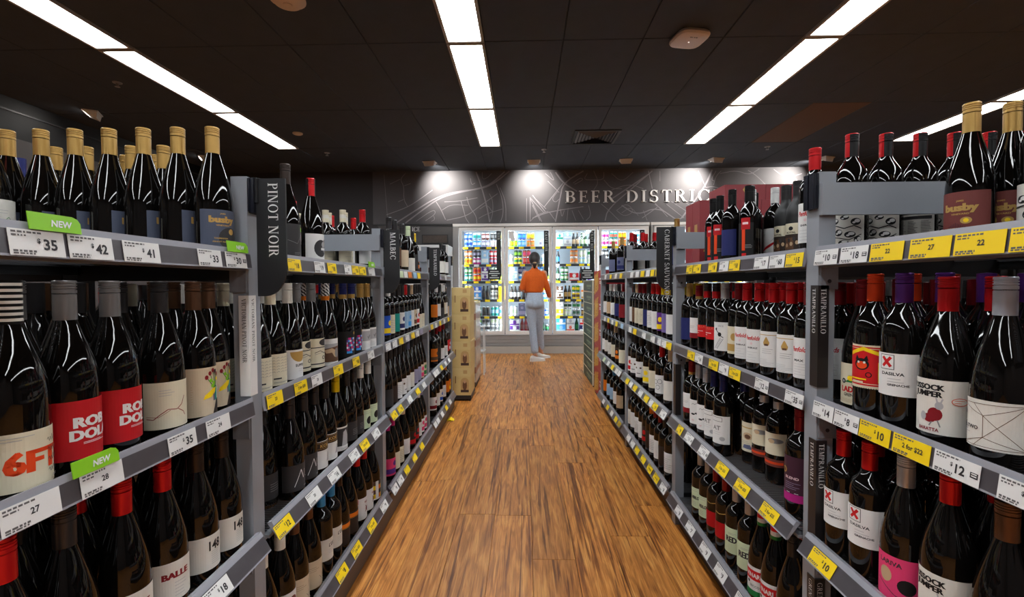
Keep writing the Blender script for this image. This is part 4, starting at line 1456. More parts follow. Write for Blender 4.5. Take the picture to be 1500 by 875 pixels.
def generic(spec):
    sh, cap, lab, acc = spec.split('/')
    names = {'bord': 'straight', 'burg': 'sloping'}
    z = (.05, .150) if sh == 'bord' else (.022, .112)
    nice = lambda c: {'lightgrey': 'light-grey', 'darkred': 'dark-red', 'offwhite': 'off-white', 'lightblue': 'light-blue', 'skyblue': 'sky-blue', 'darkbrown': 'dark-brown', 'bluegrey': 'blue-grey', 'darkgreen': 'dark-green', 'palepink': 'pale-pink'}.get(c, c)

    def pr(L):
        if acc == 'lines':
            L.lines(30, 86, 20, 70, 6, 'grey', 1.4)
        elif acc == 'eyes':
            L.ell(44, 60, 7, 6, 'brown'); L.ell(76, 60, 7, 6, 'brown'); L.rect(48, 22, 76, 28, 'grey')
        elif acc == 'rings':
            for u, v in ((44, 62), (70, 66), (58, 34)):
                L.ell(u, v, 13, 13, 'charcoal'); L.ell(u, v, 11, 11, lab)
        elif acc:
            L.rect(0, 10, 110, 36, acc); L.ell(60, 62, 14, 14, acc)
    ph = '%s-capped bottle with %s%s label' % (nice(cap), nice(lab), (' and ' + nice(acc)) if acc in PAL else {'lines': ' lettered', 'eyes': ' two-eyed', 'rings': ' ringed', '': ''}[acc])
    K(spec, sh, cap, (lab, z[0], z[1], 100 if sh == 'bord' else 108), ph, pr if acc else None)


BM, CM, LM = {}, {}, {}


def kind_meshes(k):
    if k not in KIND:
        generic(k)
    shape, cap, lab, phrase, prints, glass = KIND[k]
    bk = (shape, glass)
    if bk not in BM:
        mb = MB(); mb.lathe(PROF[shape][0] + [(0, PROF[shape][0][-1][1])], MATTE if glass == 'matte' else GLASS, SEG); BM[bk] = mb.mesh('glass_body', True, 60)
    ck = (shape, str(cap))
    if ck not in CM:
        CM[ck] = cap_mesh(shape, cap)
    if k not in LM:
        LM[k] = None
        if lab:
            c, z0, z1, W = lab
            L = Lab(PROF[shape][1], z0, z1, W)
            L.poly([(0, 0), (W, 0), (W, (z1 - z0) * 1000), (0, (z1 - z0) * 1000)], pap(c), .0004)
            if prints:
                prints(L)
            LM[k] = L.mb.mesh('label')
    return BM[bk], CM[ck], LM[k]


ORD = ['first', 'second', 'third', 'fourth', 'fifth', 'sixth', 'seventh', 'eighth', 'ninth', 'tenth', 'eleventh', 'twelfth', 'thirteenth', 'fourteenth', 'fifteenth', 'sixteenth']
USED, PLACED = set(), []
FRONT_X = {0: .050, 1: .050, 2: .040, 3: .041}      # front row's centre line behind the post front


def bottle(k, X, Y, s, shelf, label, group, turn=None):
    b, c, l = kind_meshes(k)
    z = SURF[shelf]
    rz = (0 if s < 0 else pi) + s * (rnd.uniform(.30, .46) if turn is None else turn)
    assert label not in USED, label
    if len(label.split()) > 16:
        print('LONG', label)
    USED.add(label)
    t = thing('wine_bottle', label, 'bottle', (X, Y, z + .0002), rz, group)
    put('glass_body', b, t); put('screw_cap', c, t)
    if l:
        o = put('label', l, t)
        if k in ('bandor', 'redlow'):
            tag(o, kind='stuff')
    PLACED.append((X, Y, s, shelf, PROF[KIND[k][0]][1], k))
    return t


def label_for(k, s, bay, shelf, i, extra=''):
    base = KIND[k][3]
    return '%s, %s nearest %s%s shelf, %s %s bay' % (base, ORD[i], extra or 'on ', SHN[shelf], BAYN[bay], SIDE[s])


def row(s, bay, shelf, items, second=False):
    """items: (px, kind[, extra depth]); px is the photo column of the bottle's centre"""
    L = []
    for it in items:
        px, k = it[0], it[1]
        kind_meshes(k)
        r = PROF[KIND[k][0]][1]
        X = s * (XF[s] + FRONT_X[shelf] + (it[2] if len(it) > 2 else 0) + (r - .0375))
        Y = y_at(px, X, SURF[shelf] + .15)
        L.append([X, Y, r, k])
    L.sort(key=lambda q: q[1])
    ym = BAYS[s, bay].location.y
    lo, hi = ym - LEN / 2, ym + LEN / 2 - (.014 if shelf == 0 else 0)
    for _ in range(60):
        for a in L:
            a[1] = min(max(a[1], lo + a[2] + .003), hi - a[2] - .003)
        for i in range(len(L)):
            for j in range(i + 1, len(L)):
                a, b = L[i], L[j]
                dx, need = b[0] - a[0], a[2] + b[2] + .0015
                d = b[1] - a[1]
                if math.hypot(dx, d) < need:
                    push = (math.sqrt(max(0, need ** 2 - dx * dx)) - d) / 2
                    a[1] -= push; b[1] += push
    grp = 'wine bottles on the %s %s %s shelf' % (BAYN[bay], SIDE[s], SHN[shelf])
    for i, (X, Y, r, k) in enumerate(L):
        bottle(k, X, Y, s, shelf, label_for(k, s, bay, shelf, i), grp)
    if second:
        for i, (X, Y, r, k) in enumerate(L):
            bottle(k, X + s * (2 * r + .003), Y, s, shelf, label_for(k, s, bay, shelf, i, 'behind, '), grp)


# nearest left bay, top shelf: one lane of gold caps running back from the aisle, another behind it
g = 'gold-capped bottles on the nearest left top shelf'
for i in range(7):
    bottle('slate', -.735 - i * .083, 1.122, -1, 0, 'gold-capped slate label bottle, %s back from aisle, top left shelf, front lane' % ORD[i], g, .50 if i == 0 else -.38)
for i, (x, y) in enumerate(((-.96, 1.262), (-1.046, 1.262), (-1.17, 1.262), (-1.255, 1.262), (-1.05, 1.350), (-1.136, 1.350))):
    bottle('slate', x, y, -1, 0, 'gold-capped bottle, rear lanes behind the first, %s from the aisle, top left' % ORD[i], g, -.38)
bottle('claw', -1.19, 1.040, -1, 0, 'coral-capped bottle with white sketch label at the far left edge, top shelf', g, .42)
row(-1, 0, 1, [(17, 'six'), (100, 'rob'), (163, 'rob'), (236, 'redline'), (290, 'flower'), (318, 'flower', .02)], True)
row(-1, 0, 2, [(8, 'plainred'), (98, 'plaindark'), (181, 'balle'), (240, 'balle'), (289, 'b148'), (326, 'b148')], True)
# second left bay
row(-1, 1, 0, [(419, 'floral'), (456, 'wings', .01)])
gg = 'bottles behind the second left crossbar'
for i, (x, y, k) in enumerate(((-.965, 2.315, 'cemb'), (-.880, 2.315, 'cemb'), (-.785, 2.318, 'whitelab'), (-1.146, 2.41, 'cemb'), (-1.062, 2.405, 'cemb'), (-.985, 2.402, 'cemb'), (-.903, 2.402, 'cemb'), (-1.168, 2.51, 'whitelab'), (-1.088, 2.50, 'whitelab'), (-1.01, 2.497, 'whitelab'), (-1.0, 2.06, 'whitelab'), (-.93, 2.60, 'whitelab'))):
    kind_meshes(k)
    bottle(k, x, y, -1, 0, '%s, %s set-back one behind second left crossbar' % (KIND[k][3], ORD[i]), gg)
row(-1, 1, 1, [(375, 'rows'), (395, 'rows'), (422, 'supper'), (438, 'oval', .012), (453, 'oval'), (477, 'horse'), (503, 'neon'), (515, 'neon'), (528, 'heart'), (539, 'heart')], True)
row(-1, 1, 2, [(384, 'smallgrey', .05), (402, 'nblack', .07), (426, 'nblack'), (446, 'nblack'), (460, 'kband'), (476, 'kband'), (492, 'yfig'), (507.5, 'smallgrey'), (518, 'smallgrey'), (528, 'dot'), (539, 'dot')])
row(-1, 1, 3, [(385, 'redflower'), (411, 'redflower'), (432, 'tanl'), (452, 'tanl'), (471, 'lod'), (485, 'lod'), (496, 'goldband'), (509, 'goldband'), (522.5, 'redemb'), (532.7, 'redemb'), (543.7, 'checker')])
# third left bay
row(-1, 2, 0, [(570, 'bord/charcoal/charcoal/'), (578, 'bord/charcoal/brown/'), (589, 'port/charcoal/beige/' if False else 'bord/charcoal/beige/'), (598, 'burg/mint/offwhite/'), (604, 'bord/charcoal/charcoal/', .03)])
row(-1, 2, 1, [(561, 'bord/charcoal/blue/yellow'), (568, 'bord/white/cream/lines'), (575.5, 'bord/charcoal/teal/'), (583, 'bord/charcoal/white/navy'), (589, 'bord/charcoal/lightblue/'), (595, 'bord/red/lightblue/skyblue'), (601, 'bord/charcoal/white/'), (606, 'bord/tan/beige/brown'), (611, 'bord/charcoal/white/red'), (616, 'burg/charcoal/cream/'), (621, 'burg/charcoal/cream/lines')])
row(-1, 2, 2, [(564, 'burg/charcoal/charcoal/'), (571, 'burg/charcoal/darkbrown/'), (578, 'burg/charcoal/white/lines'), (585, 'burg/charcoal/white/eyes'), (591, 'burg/charcoal/white/'), (597, 'burg/bluegrey/offwhite/'), (603, 'burg/charcoal/lavender/lines'), (609.5, 'burg/charcoal/lavender/'), (615, 'burg/charcoal/beige/pink'), (620, 'burg/charcoal/beige/green')])
row(-1, 2, 3, [(567.6, 'burg/magenta/pink/purple'), (574.6, 'burg/magenta/cream/'), (581, 'burg/charcoal/cream/lines'), (590, 'burg/tan/white/'), (599, 'burg/charcoal/darkbrown/red'), (606, 'burg/charcoal/charcoal/red'), (613, 'burg/charcoal/white/lines'), (619.5, 'burg/offwhite/white/pink'), (624, 'burg/lavender/white/pink')])
# farthest left bay
kind_meshes('bord/yellow/charcoal/orange')
bottle('bord/yellow/charcoal/orange', -.785, 3.405, -1, 0, 'yellow-capped bottle with orange band behind the third left crossbar', 'farthest left top shelf bottles')
row(-1, 3, 0, [(646, 'bord/charcoal/offwhite/'), (652, 'bord/charcoal/white/')])
row(-1, 3, 1, [(634, 'bord/charcoal/orange/'), (639, 'bord/white/white/'), (644, 'burg/charcoal/charcoal/'), (649, 'bord/white/cream/'), (654, 'bord/white/white/lines'), (659, 'burg/charcoal/tan/')])
row(-1, 3, 2, [(634, 'bord/charcoal/orange/brown'), (639, 'bord/darkred/charcoal/'), (644, 'burg/red/white/'), (649, 'burg/darkred/white/lines'), (654, 'bord/charcoal/red/'), (659, 'bord/charcoal/red/white')])
row(-1, 3, 3, [(632.5, 'bord/brown/white/darkred'), (637.5, 'bord/charcoal/white/'), (642, 'bord/charcoal/offwhite/blue'), (647, 'bord/charcoal/white/lines'), (652, 'bord/orange/orange/'), (657, 'bord/charcoal/orange/yellow')])
# nearest right bay
g = 'bottles on the nearest right top shelf'
for i in range(6):
    k = 'news' if i == 2 else 'swirl'
    bottle(k, .854 + i * .087, 1.275, 1, 0, '%s, %s from aisle behind nearest right crossbar' % (KIND[k][3], ORD[i]), g, .42)
for i in range(2):
    bottle('maroonl', .940 + i * .0835, 1.036, 1, 0, 'gold-capped bottle with reddish brown label, %s one on the nearest right top shelf' % ('nearer the aisle', 'right-hand')[i], g, .36)
bottle('swirl', 1.003, .948, 1, 0, 'black and white swirl label bottle cut by the right edge, top shelf', g, .3)
row(1, 0, 1, [(1240, 'vespa', .025), (1276, 'stamp'), (1323, 'xpurple'), (1387, 'jumper'), (1470, 'geo')], True)
row(1, 0, 2, [(1235, 'xred'), (1273, 'xred'), (1326, 'pinkdot'), (1390, 'jumper'), (1473, 'brownb')], True)
# second right bay
bottle('penf', .797, 1.337, 1, 0, 'red-capped bottle with red script, right behind the nearest right post, top shelf', 'second right top shelf bottles')
row(1, 1, 0, [(1049, 'redtag', .035), (1059, 'redtag', .035), (1069.5, 'darkslim', .05), (1081.5, 'redtag', .06), (1093, 'darkslim', .09), (1105.5, 'wswoosh', .13), (1120, 'darkslim', .17), (1134, 'wswoosh', .20), (1149.5, 'portb', .20), (1164.7, 'portb', .20)])
row(1, 1, 1, [(1008, 'bord/gold/navy/'), (1024, 'whitered'), (1036, 'redlab'), (1049, 'redlab'), (1065, 'ladder'), (1079, 'bord/darkred/cream/gold', .02), (1094, 'penf'), (1112, 'penf'), (1133.6, 'crest'), (1159.5, 'crest'), (1186, 'script')], True)
row(1, 1, 2, [(1013.7, 'whitered'), (1024, 'mous'), (1035, 'mous'), (1046.5, 'at'), (1060, 'at'), (1090, 'at', .11), (1104, 'cpic', .07), (1119, 'bandor', .07), (1140, 'bandor', .07), (1172, 'magp', .01)])
row(1, 1, 3, [(1027, 'merlot'), (1038, 'merlot'), (1050, 'redlow'), (1063.6, 'redlow'), (1079, 'redt'), (1099, 'redt'), (1115, 'vin'), (1136, 'vin'), (1161, 'golddark')])
# third right bay
gg = 'red-capped bottles behind the third right crossbar'
for i, (x, y, k) in enumerate(((.776, 3.47, 'bord/red/white/'), (.857, 3.47, 'bord/red/offwhite/'), (.94, 3.47, 'bord/crimson/white/'), (.82, 3.555, 'bord/darkred/white/lines'), (.90, 3.555, 'bord/red/white/lines'), (.98, 3.555, 'bord/darkred/white/'))):
    kind_meshes(k)
    bottle(k, x, y, 1, 0, '%s, %s behind the third right crossbar' % (KIND[k][3], ORD[i]), gg)
row(1, 2, 1, [(926, 'bord/charcoal/white/'), (932, 'bord/tan/brown/'), (938, 'bord/darkred/cream/'), (944, 'bord/darkred/cream/lines'), (951, 'bord/charcoal/navy/'), (957.5, 'bord/red/white/lines'), (964.5, 'bord/red/white/'), (972.6, 'bord/yellow/purple/yellow'), (980, 'bord/yellow/violet/'), (987, 'bord/charcoal/white/')])
row(1, 2, 2, [(924, 'bord/charcoal/white/red'), (932, 'bord/charcoal/white/eyes'), (940, 'bord/darkbrown/white/eyes'), (951, 'bord/charcoal/cream/yellow'), (960, 'bord/charcoal/cream/'), (970, 'bord/red/white/rings'), (983, 'bord/tan/offwhite/')])
row(1, 2, 3, [(926, 'bord/charcoal/offwhite/'), (932, 'bord/charcoal/white/'), (938, 'bord/darkbrown/white/lines'), (944, 'bord/charcoal/white/'), (949.5, 'bord/charcoal/darkbrown/red'), (955, 'bord/orange/darkbrown/'), (961, 'bord/darkred/white/lines'), (968, 'bord/darkred/white/'), (975, 'bord/charcoal/darkbrown/'), (984, 'bord/charcoal/white/lines')])
# farthest right bay
row(1, 3, 0, [(898.5, 'bord/gold/bluegrey/'), (911, 'bord/gold/bluegrey/navy')])
row(1, 3, 1, [(889, 'bord/charcoal/white/'), (895, 'bord/offwhite/tan/'), (901, 'bord/white/white/'), (907, 'bord/charcoal/navy/'), (914, 'bord/darkred/darkred/')])
row(1, 3, 2, [(887, 'bord/charcoal/white/'), (892, 'bord/darkred/offwhite/'), (897, 'bord/charcoal/offwhite/lines'), (902, 'bord/tan/cream/'), (908, 'bord/charcoal/darkbrown/orange'), (914, 'bord/charcoal/cream/')])
row(1, 3, 3, [(890, 'bord/charcoal/orange/'), (895, 'bord/charcoal/lightblue/'), (900, 'bord/skyblue/lightblue/'), (905, 'bord/charcoal/white/'), (910, 'bord/brown/tan/')])

# the rows of stock deeper in the shelves, past anyone's count
stock = MB()
LOW = {k: v[0][::2] + [(0, v[0][-1][1])] for k, v in PROF.items()}


def stock_bottle(x, y, z, shape, cap, lab):
    stock.lathe(PROF[shape][0][1::2] + [PROF[shape][0][-1]], GLASS, 10, (x, y, z))
    cr, H, ch = .0153, PROF[shape][2], PROF[shape][3]
    stock.lathe([(cr, H - ch), (cr, H - .002), (0, H)], capm(cap), 10, (x, y, z))


caps_ = ['charcoal', 'charcoal', 'darkred', 'red', 'darkbrown', 'offwhite', 'charcoal', 'gold', 'grey', 'navy']
occupied = [(p[0], p[1], p[3], p[4]) for p in PLACED]


def free_at(x, y, sh, r):
    return all(o[2] != sh or (o[0] - x) ** 2 + (o[1] - y) ** 2 > (o[3] + r + .002) ** 2 for o in occupied)


def capcol(k):
    c = KIND[k][1]
    return c if isinstance(c, str) else {'half': 'charcoal', 'stripes': 'offwhite', 'swirl': 'offwhite', 'bands': c[-1][1] if c[0] == 'bands' else 'charcoal'}[c[0]]


for (X, Y, s, sh, r, k) in list(PLACED):
    bay = int((Y - Y_POST[s] - POST_D) // BAY) + 1
    if sh == 0:
        continue
    deep = 4 if bay <= 1 else 2
    for j in range(1, deep + 1):
        x = X + s * j * (2 * r + .004)
        if abs(x) > XF[s] + .40:
            continue
        if free_at(x, Y, sh, r):
            occupied.append((x, Y, sh, r))
            stock_bottle(x, Y, SURF[sh], KIND[k][0], capcol(k), None)
# the far sides of the gondolas, seen over and through the near shelves
for s in (-1, 1):
    for b in range(4):
        y0 = BAYS[s, b].location.y - LEN / 2
        for sh in range(3):
            for i in range(10):
                for j in range(2):
                    if rnd.random() < (.5 if sh == 0 else .8):
                        c = rnd.choice(caps_)
                        x, y, r = s * (XF[s] + .86 - j * .085), y0 + .05 + i * .0895, .041
                        if free_at(x, y, sh, r):
                            stock_bottle(x, y, SURF[sh], rnd.choice(('bord', 'burg')), c, None)
tag(put('back_stock', stock.mesh('back_stock', True, 50)), 'dark rows of wine stock deeper in the shelving behind the front bottles', 'bottle stock', None, 'stuff')

# ------------------------------------------------------------------ glass door fridges on the back wall
DOOR_Y = 7.985
FRM = mat('white_fridge_frame', (226, 224, 220), .35)
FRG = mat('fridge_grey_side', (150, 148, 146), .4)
GASK = mat('dark_gasket', (58, 48, 46), .6)
INNER = mat('fridge_liner', (216, 224, 230), .5)
FLIT = mat('fridge_led_strip', (236, 246, 255), .5, emit=22)
DARKLINE = mat('fridge_shelf_dark', (44, 46, 52), .5)


def glass_material():
    m = bpy.data.materials.new('door_glass')
    m.use_nodes = True
    N, L = m.node_tree.nodes, m.node_tree.links
    N.clear()
    out = N.new('ShaderNodeOutputMaterial')
    tr = N.new('ShaderNodeBsdfTransparent'); tr.inputs[0].default_value = (.95, .97, .97, 1)
    gl = N.new('ShaderNodeBsdfGlossy'); gl.inputs['Roughness'].default_value = .01
    fr = N.new('ShaderNodeFresnel'); fr.inputs[0].default_value = 1.45
    mx = N.new('ShaderNodeMixShader')
    ge_ = N.new('ShaderNodeNewGeometry')
    ml = N.new('ShaderNodeMath'); ml.operation = 'MULTIPLY_ADD'; ml.inputs[1].default_value = -1; ml.inputs[2].default_value = 1
    L.new(ge_.outputs['Backfacing'], ml.inputs[0])
    m2 = N.new('ShaderNodeMath'); m2.operation = 'MULTIPLY'      # one reflection, from the outer face of the thin pane
    L.new(ml.outputs[0], m2.inputs[0]); L.new(fr.outputs[0], m2.inputs[1])
    L.new(m2.outputs[0], mx.inputs[0]); L.new(tr.outputs[0], mx.inputs[1]); L.new(gl.outputs[0], mx.inputs[2]); L.new(mx.outputs[0], out.inputs[0])
    return m


DGLASS = glass_material()
DOORS = [(-1.09, -.32), (-.32, .475), (.475, 1.236), (1.236, 2.065)]
LEVELS = [1.798, 1.503, 1.218, .904, .618, .352]
BACK_Y = 8.72


def fridge(name, label, x0, x1, doors, banner):
    t = thing(name, label, 'fridge', ((x0 + x1) / 2, DOOR_Y + .3, 0))
    ox, oy = (x0 + x1) / 2, DOOR_Y + .3
    dx0, dx1 = doors[0][0], doors[-1][1]
    q = MB()
    Y0 = DOOR_Y + .055
    q.box((x0, Y0, 2.117), (x1, BACK_Y, FR_TOP), FRM)
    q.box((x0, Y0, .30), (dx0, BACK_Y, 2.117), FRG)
    q.box((dx1, Y0, .30), (x1, BACK_Y, 2.117), FRM)
    q.box((dx0, BACK_Y - .03, .30), (dx1, BACK_Y, 2.117), INNER)
    q.box((dx0, Y0, .30), (dx1, BACK_Y - .03, .335), INNER)
    q.box((x0, Y0 + .02, 0), (x1, BACK_Y, .30), FRG)
    # recess the outer frame face
    q.box((x0, DOOR_Y + .01, 2.130), (x1, Y0, FR_TOP), FRM)
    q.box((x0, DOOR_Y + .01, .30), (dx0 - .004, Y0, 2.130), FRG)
    q.v = [(a - ox, b - oy, c) for a, b, c in q.v]
    put('cabinet', q, t)
    for k, (za, zb, yo, m) in enumerate(((.235, .300, .03, FRG), (.180, .232, .022, FRG), (.128, .177, .03, FRG))):
        q = MB(); q.box((x0 - ox, DOOR_Y + yo - oy, za), (x1 - ox, DOOR_Y + .07 - oy, zb), m); put('grille_slat', q, t)
    q = MB(); q.box((x0 - ox, DOOR_Y - .004 - oy, 0), (x1 - ox, DOOR_Y + .07 - oy, .12), mat('pale_plinth', (178, 172, 164), .5)); put('plinth', q, t)
    for i, (a, b) in enumerate(doors):
        q = MB()
        f, za, zb, g = .048, .318, 2.113, .008
        for bx in (((a + g, za), (a + g + f, zb)), ((b - g - f, za), (b - g, zb)), ((a + g + f, za), (b - g - f, za + .06)), ((a + g + f, zb - .055), (b - g - f, zb))):
            q.box((bx[0][0] - ox, DOOR_Y - oy, bx[0][1]), (bx[1][0] - ox, DOOR_Y + .045 - oy, bx[1][1]), FRM)
        d = put('door', q, t)
        q = MB(); q.box((a + g + f - ox, DOOR_Y + .018 - oy, za + .06), (b - g - f - ox, DOOR_Y + .024 - oy, zb - .055), DGLASS); put('glass_pane', q, d)
        q = MB()
        for bx in (((a + g - .006, za), (a + g + .01, zb)), ((b - g - .01, za), (b - g + .006, zb)), ((a, zb - .01), (b, zb + .008))):
            q.box((bx[0][0] - ox, DOOR_Y + .046 - oy, bx[0][1]), (bx[1][0] - ox, DOOR_Y + .054 - oy, bx[1][1]), GASK)
        put('gasket', q, d)
        q = MB()
        hx = b - g - f * .5
        q.box((hx - .008 - ox, DOOR_Y - .05 - oy, .87), (hx + .008 - ox, DOOR_Y - .035 - oy, 1.19), FRG); q.box((hx - .006 - ox, DOOR_Y - .04 - oy, .88), (hx + .006 - ox, DOOR_Y - oy, .90), FRG); q.box((hx - .006 - ox, DOOR_Y - .04 - oy, 1.16), (hx + .006 - ox, DOOR_Y - oy, 1.18), FRG)
        put('handle', q, d)
        if i < len(banner) and banner[i] is not None:
            q = MB()
            bx1 = b - g - f - .004
            q.box((bx1 - .078 - ox, DOOR_Y + .028 - oy, 1.29), (bx1 - ox, DOOR_Y + .032 - oy, zb - .06), BOARD)
            if banner[i]:
                Lh = serif_text(banner[i])[2] * .042
                flat_text(q, banner[i], LETTER, vertical_matrix(Vector((bx1 - .04 - ox, DOOR_Y + .0275 - oy, zb - .085 - Lh / 2)), Vector((0, 0, -1)), Vector((1, 0, 0)), Vector((0, -1, 0))), .042, True)
            put('door_banner', q, d)['label'] = 'black vertical banner with white letters inside the door'
            if i in (0, 2):
                q = MB(); zc = 1.325
                q.box((b - .285 - ox, DOOR_Y + .0265 - oy, zc - .085), (b - .065 - ox, DOOR_Y + .0275 - oy, zc + .085), BOARD)
                for r_ in range(4):
                    w_ = (.07, .09, .05, .08)[r_]
                    q.box((b - .175 - w_ - ox, DOOR_Y + .0258 - oy, zc + .045 - r_ * .035), (b - .175 + w_ - ox, DOOR_Y + .0264 - oy, zc + .060 - r_ * .035), LETTER)
                put('door_sticker', q, d)['label'] = 'black square notice with white lines'
        if i == 1:
            q = MB(); q.box((a + .07 - ox, DOOR_Y + .012 - oy, 1.92), (a + .16 - ox, DOOR_Y + .014 - oy, 2.045), LETTER); q.box((a + .10 - ox, DOOR_Y + .010 - oy, 1.88), (a + .17 - ox, DOOR_Y + .012 - oy, 1.94), LETTER); put('notice', q, d)
        # lit strips behind the mullions, shelves with ticket strips
        q = MB()
        for xx in (a + .020, b - .020):
            q.box((xx - .012 - ox, DOOR_Y + .075 - oy, .40), (xx + .012 - ox, DOOR_Y + .10 - oy, 2.06), FLIT)
        q.box((a + .08 - ox, DOOR_Y + .10 - oy, 2.100), (b - .08 - ox, DOOR_Y + .14 - oy, 2.113), FLIT)
        put('light_strip', q, t)
        for z in LEVELS:
            q = MB()
            q.box((a + .03 - ox, DOOR_Y + .135 - oy, z - .012), (b - .03 - ox, BACK_Y - .04 - oy, z - .002), INNER)
            q.box((a + .03 - ox, DOOR_Y + .128 - oy, z - .042), (b - .03 - ox, DOOR_Y + .135 - oy, z), DARKLINE)
            shf = put('shelf', q, t)
            n = 4
            for k in range(n):
                xc = a + (b - a) * (k + .5) / n + rnd.uniform(-.03, .03)
                o = put('price_ticket', ticket_mesh(.084, 'white' if rnd.random() < .15 else 'yellow', None, .036), shf, (xc - ox, DOOR_Y + .1272 - oy, z - .021))
                o.rotation_euler = (pi / 2, 0, 0)
    return t


fridge('display_fridge', 'long white framed four door glass fridge full of beer', FR_X0, 2.085, DOORS, ['BEER', 'CRAFT BEER', 'CRAFT BEER', 'CRAFT BEER'])
fridge('display_fridge', 'second white framed glass fridge farther right behind the wine shelves', 2.11, 3.75, [(2.15, 2.93), (2.93, 3.71)], [])

_can = {}


def can_mesh(kind, c, acc):
    key = (kind, c, acc)
    if key in _can:
        return _can[key]
    mb = MB()
    m = mat('can_print_' + c, PAL[c], .3, spec=.5)
    a = mat('can_print_' + acc, PAL[acc], .3, spec=.5)
    sil = mat('can_aluminium', (190, 192, 196), .25, metal=.8)
    if kind in ('can', 'tall'):
        h, r = (.122, .0325) if kind == 'can' else (.168, .0325)
        pr = [(0, .001), (.025, 0), (r, .008), (r, h * .3), (r, h * .32), (r, h * .66), (r, h * .68), (r, h - .014), (.027, h - .003), (.0275, h), (.024, h), (.023, h - .004), (0, h - .004)]
        mb.lathe(pr, m, 12, (0, 0, 0), lambda z, an: sil if z > h - .013 or z < .006 else (a if h * .3 < z < h * .67 else m))
        me = mb.mesh('beer_can', True, 50)
    elif kind == 'btl':
        h = .236
        pr = [(0, 0), (.029, 0), (.0305, .006), (.0305, .045), (.0307, .046), (.0307, .12), (.0305, .121), (.0305, .132), (.026, .155), (.0175, .180), (.0135, .200), (.0135, h - .012), (.0145, h - .011), (.0145, h - .001), (0, h)]
        gm = mat('beer_glass_' + acc, PAL[acc], .08)
        mb.lathe(pr, gm, 12, (0, 0, 0), lambda z, an: m if .045 < z < .121 or z > h - .012 else gm)
        me = mb.mesh('beer_bottle', True, 50)
    else:
        w, h, d = kind[1], kind[2], .13
        mb.box((-w / 2, -d / 2, 0), (w / 2, d / 2, h), m)
        mb.box((-w / 2, -d / 2 - .0008, h * .12), (w / 2, -d / 2 - .0002, h * .40), a)
        n = 12
        mb.add([(w * .2 * cos(2 * pi * i / n), -d / 2 - .0012, h * .64 + w * .2 * sin(2 * pi * i / n)) for i in range(n)], [tuple(range(n))], a)
        mb.box((-w * .2, -d / 2 - .0004, h * .88), (w * .2, -d / 2 - .0002, h * .94), a)
        me = mb.mesh('beer_carton')
    _can[key] = me
    return me


DOORN = ('first', 'second', 'third', 'fourth')
NICE = {'lightgrey': 'light grey', 'darkred': 'dark red', 'offwhite': 'off-white', 'lightblue': 'light blue', 'skyblue': 'sky blue', 'darkbrown': 'dark brown', 'bluegrey': 'blue-grey', 'darkgreen': 'dark green', 'palepink': 'pale pink'}


def stockdoor(d, lev, spec):
    """spec: kind:colours from the top can down (colour-accent):columns, left to right"""
    a, b = DOORS[d]
    x = a + .075
    col = 0
    cnt = {}
    for tok in spec.split():
        kind, cols, n = tok.split(':')
        if kind == 'gap':
            x += float(n); continue
        cl = cols.split(',')
        if kind[:3] == 'box':
            kk = ('box', float(kind[3:].split('x')[0]) / 100, float(kind[3:].split('x')[1]) / 100)
            wd, hh, nm, ct = kk[1] + .006, kk[2], 'beer_carton', 'carton'
        else:
            kk = kind
            wd, hh = {'can': (.0675, .1215), 'tall': (.0675, .1675), 'btl': (.064, .2)}[kind]
            nm, ct = {'can': ('beer_can', 'can'), 'tall': ('beer_can', 'can'), 'btl': ('beer_bottle', 'beer bottle')}[kind]
        for _ in range(int(n)):
            for j, c in enumerate(reversed(cl)):
                c0, c1 = (c.split('-') + ['white'])[:2]
                if ct == 'beer bottle' and '-' not in c:
                    c1 = 'darkbrown'
                o = put(nm, can_mesh(kk, c0, c1), None, (x + wd / 2, DOOR_Y + .205, LEVELS[lev] - .0015 + j * hh + .0002))
                col_ = cnt.get((ct, j), 0); cnt[ct, j] = col_ + 1
                pos = '' if len(cl) == 1 else ('upper ' if j else 'lower ')
                tag(o, '%s%s and %s %s, %s along, %s shelf behind %s fridge door' % (pos, NICE.get(c0, c0), NICE.get(c1, c1), ct if ct != 'can' else 'beer can', ORD[col_], SIX[lev], DOORN[d]), ct, '%ss on the %s shelf behind the %s fridge door' % (ct, SIX[lev], DOORN[d]))
            x += wd
        x += .012
        if x > b - .085:
            break


SIX = ('top', 'second', 'third', 'fourth', 'fifth', 'lowest')
stockdoor(0, 0, 'can:blue-lightblue,lightblue-blue:2 can:lightblue-teal,skyblue-white:2 can:maroon-palepink,lavender-white:2 can:charcoal-grey,palepink-white:2 can:mint-yellow,white-mint:1')
stockdoor(0, 1, 'can:orange-white,yellow-orange:2 can:charcoal-lavender,magenta-white:2 box11x24:lightblue-white:1 can:red-white,crimson-lavender:2 can:white-mint,white-lightgrey:1')
stockdoor(0, 2, 'can:green-mint,teal-mint:2 can:orange-red,vermilion-yellow:2 box12x12:purple-white,white-purple:1 can:mint-white,yellow-white:2 can:lime-yellow:1')
stockdoor(0, 3, 'can:yellow-lime,lime-white:2 box13x11:blue-white,skyblue-white:1 btl:darkbrown-charcoal:2 can:white-charcoal,white-grey:2 box11x22:yellow-orange:1')
stockdoor(0, 4, 'tall:white-teal:2 tall:green-white:2 tall:darkbrown-black:2 tall:teal-lightblue:2 tall:white-skyblue:1')
stockdoor(0, 5, 'can:skyblue-white,lime-white:2 can:lightblue-lime,white-grey:2 can:lightgrey-charcoal,white-charcoal:2 can:white-mint,white-grey:2 can:mint-white,white-mint:1')
stockdoor(1, 0, 'can:white-mint,lime-yellow:2 can:blue-skyblue,skyblue-lightblue:2 can:gold-yellow,orange-gold:2 gap::.07 can:white-lavender:1 can:mint-white,lime-white:1')
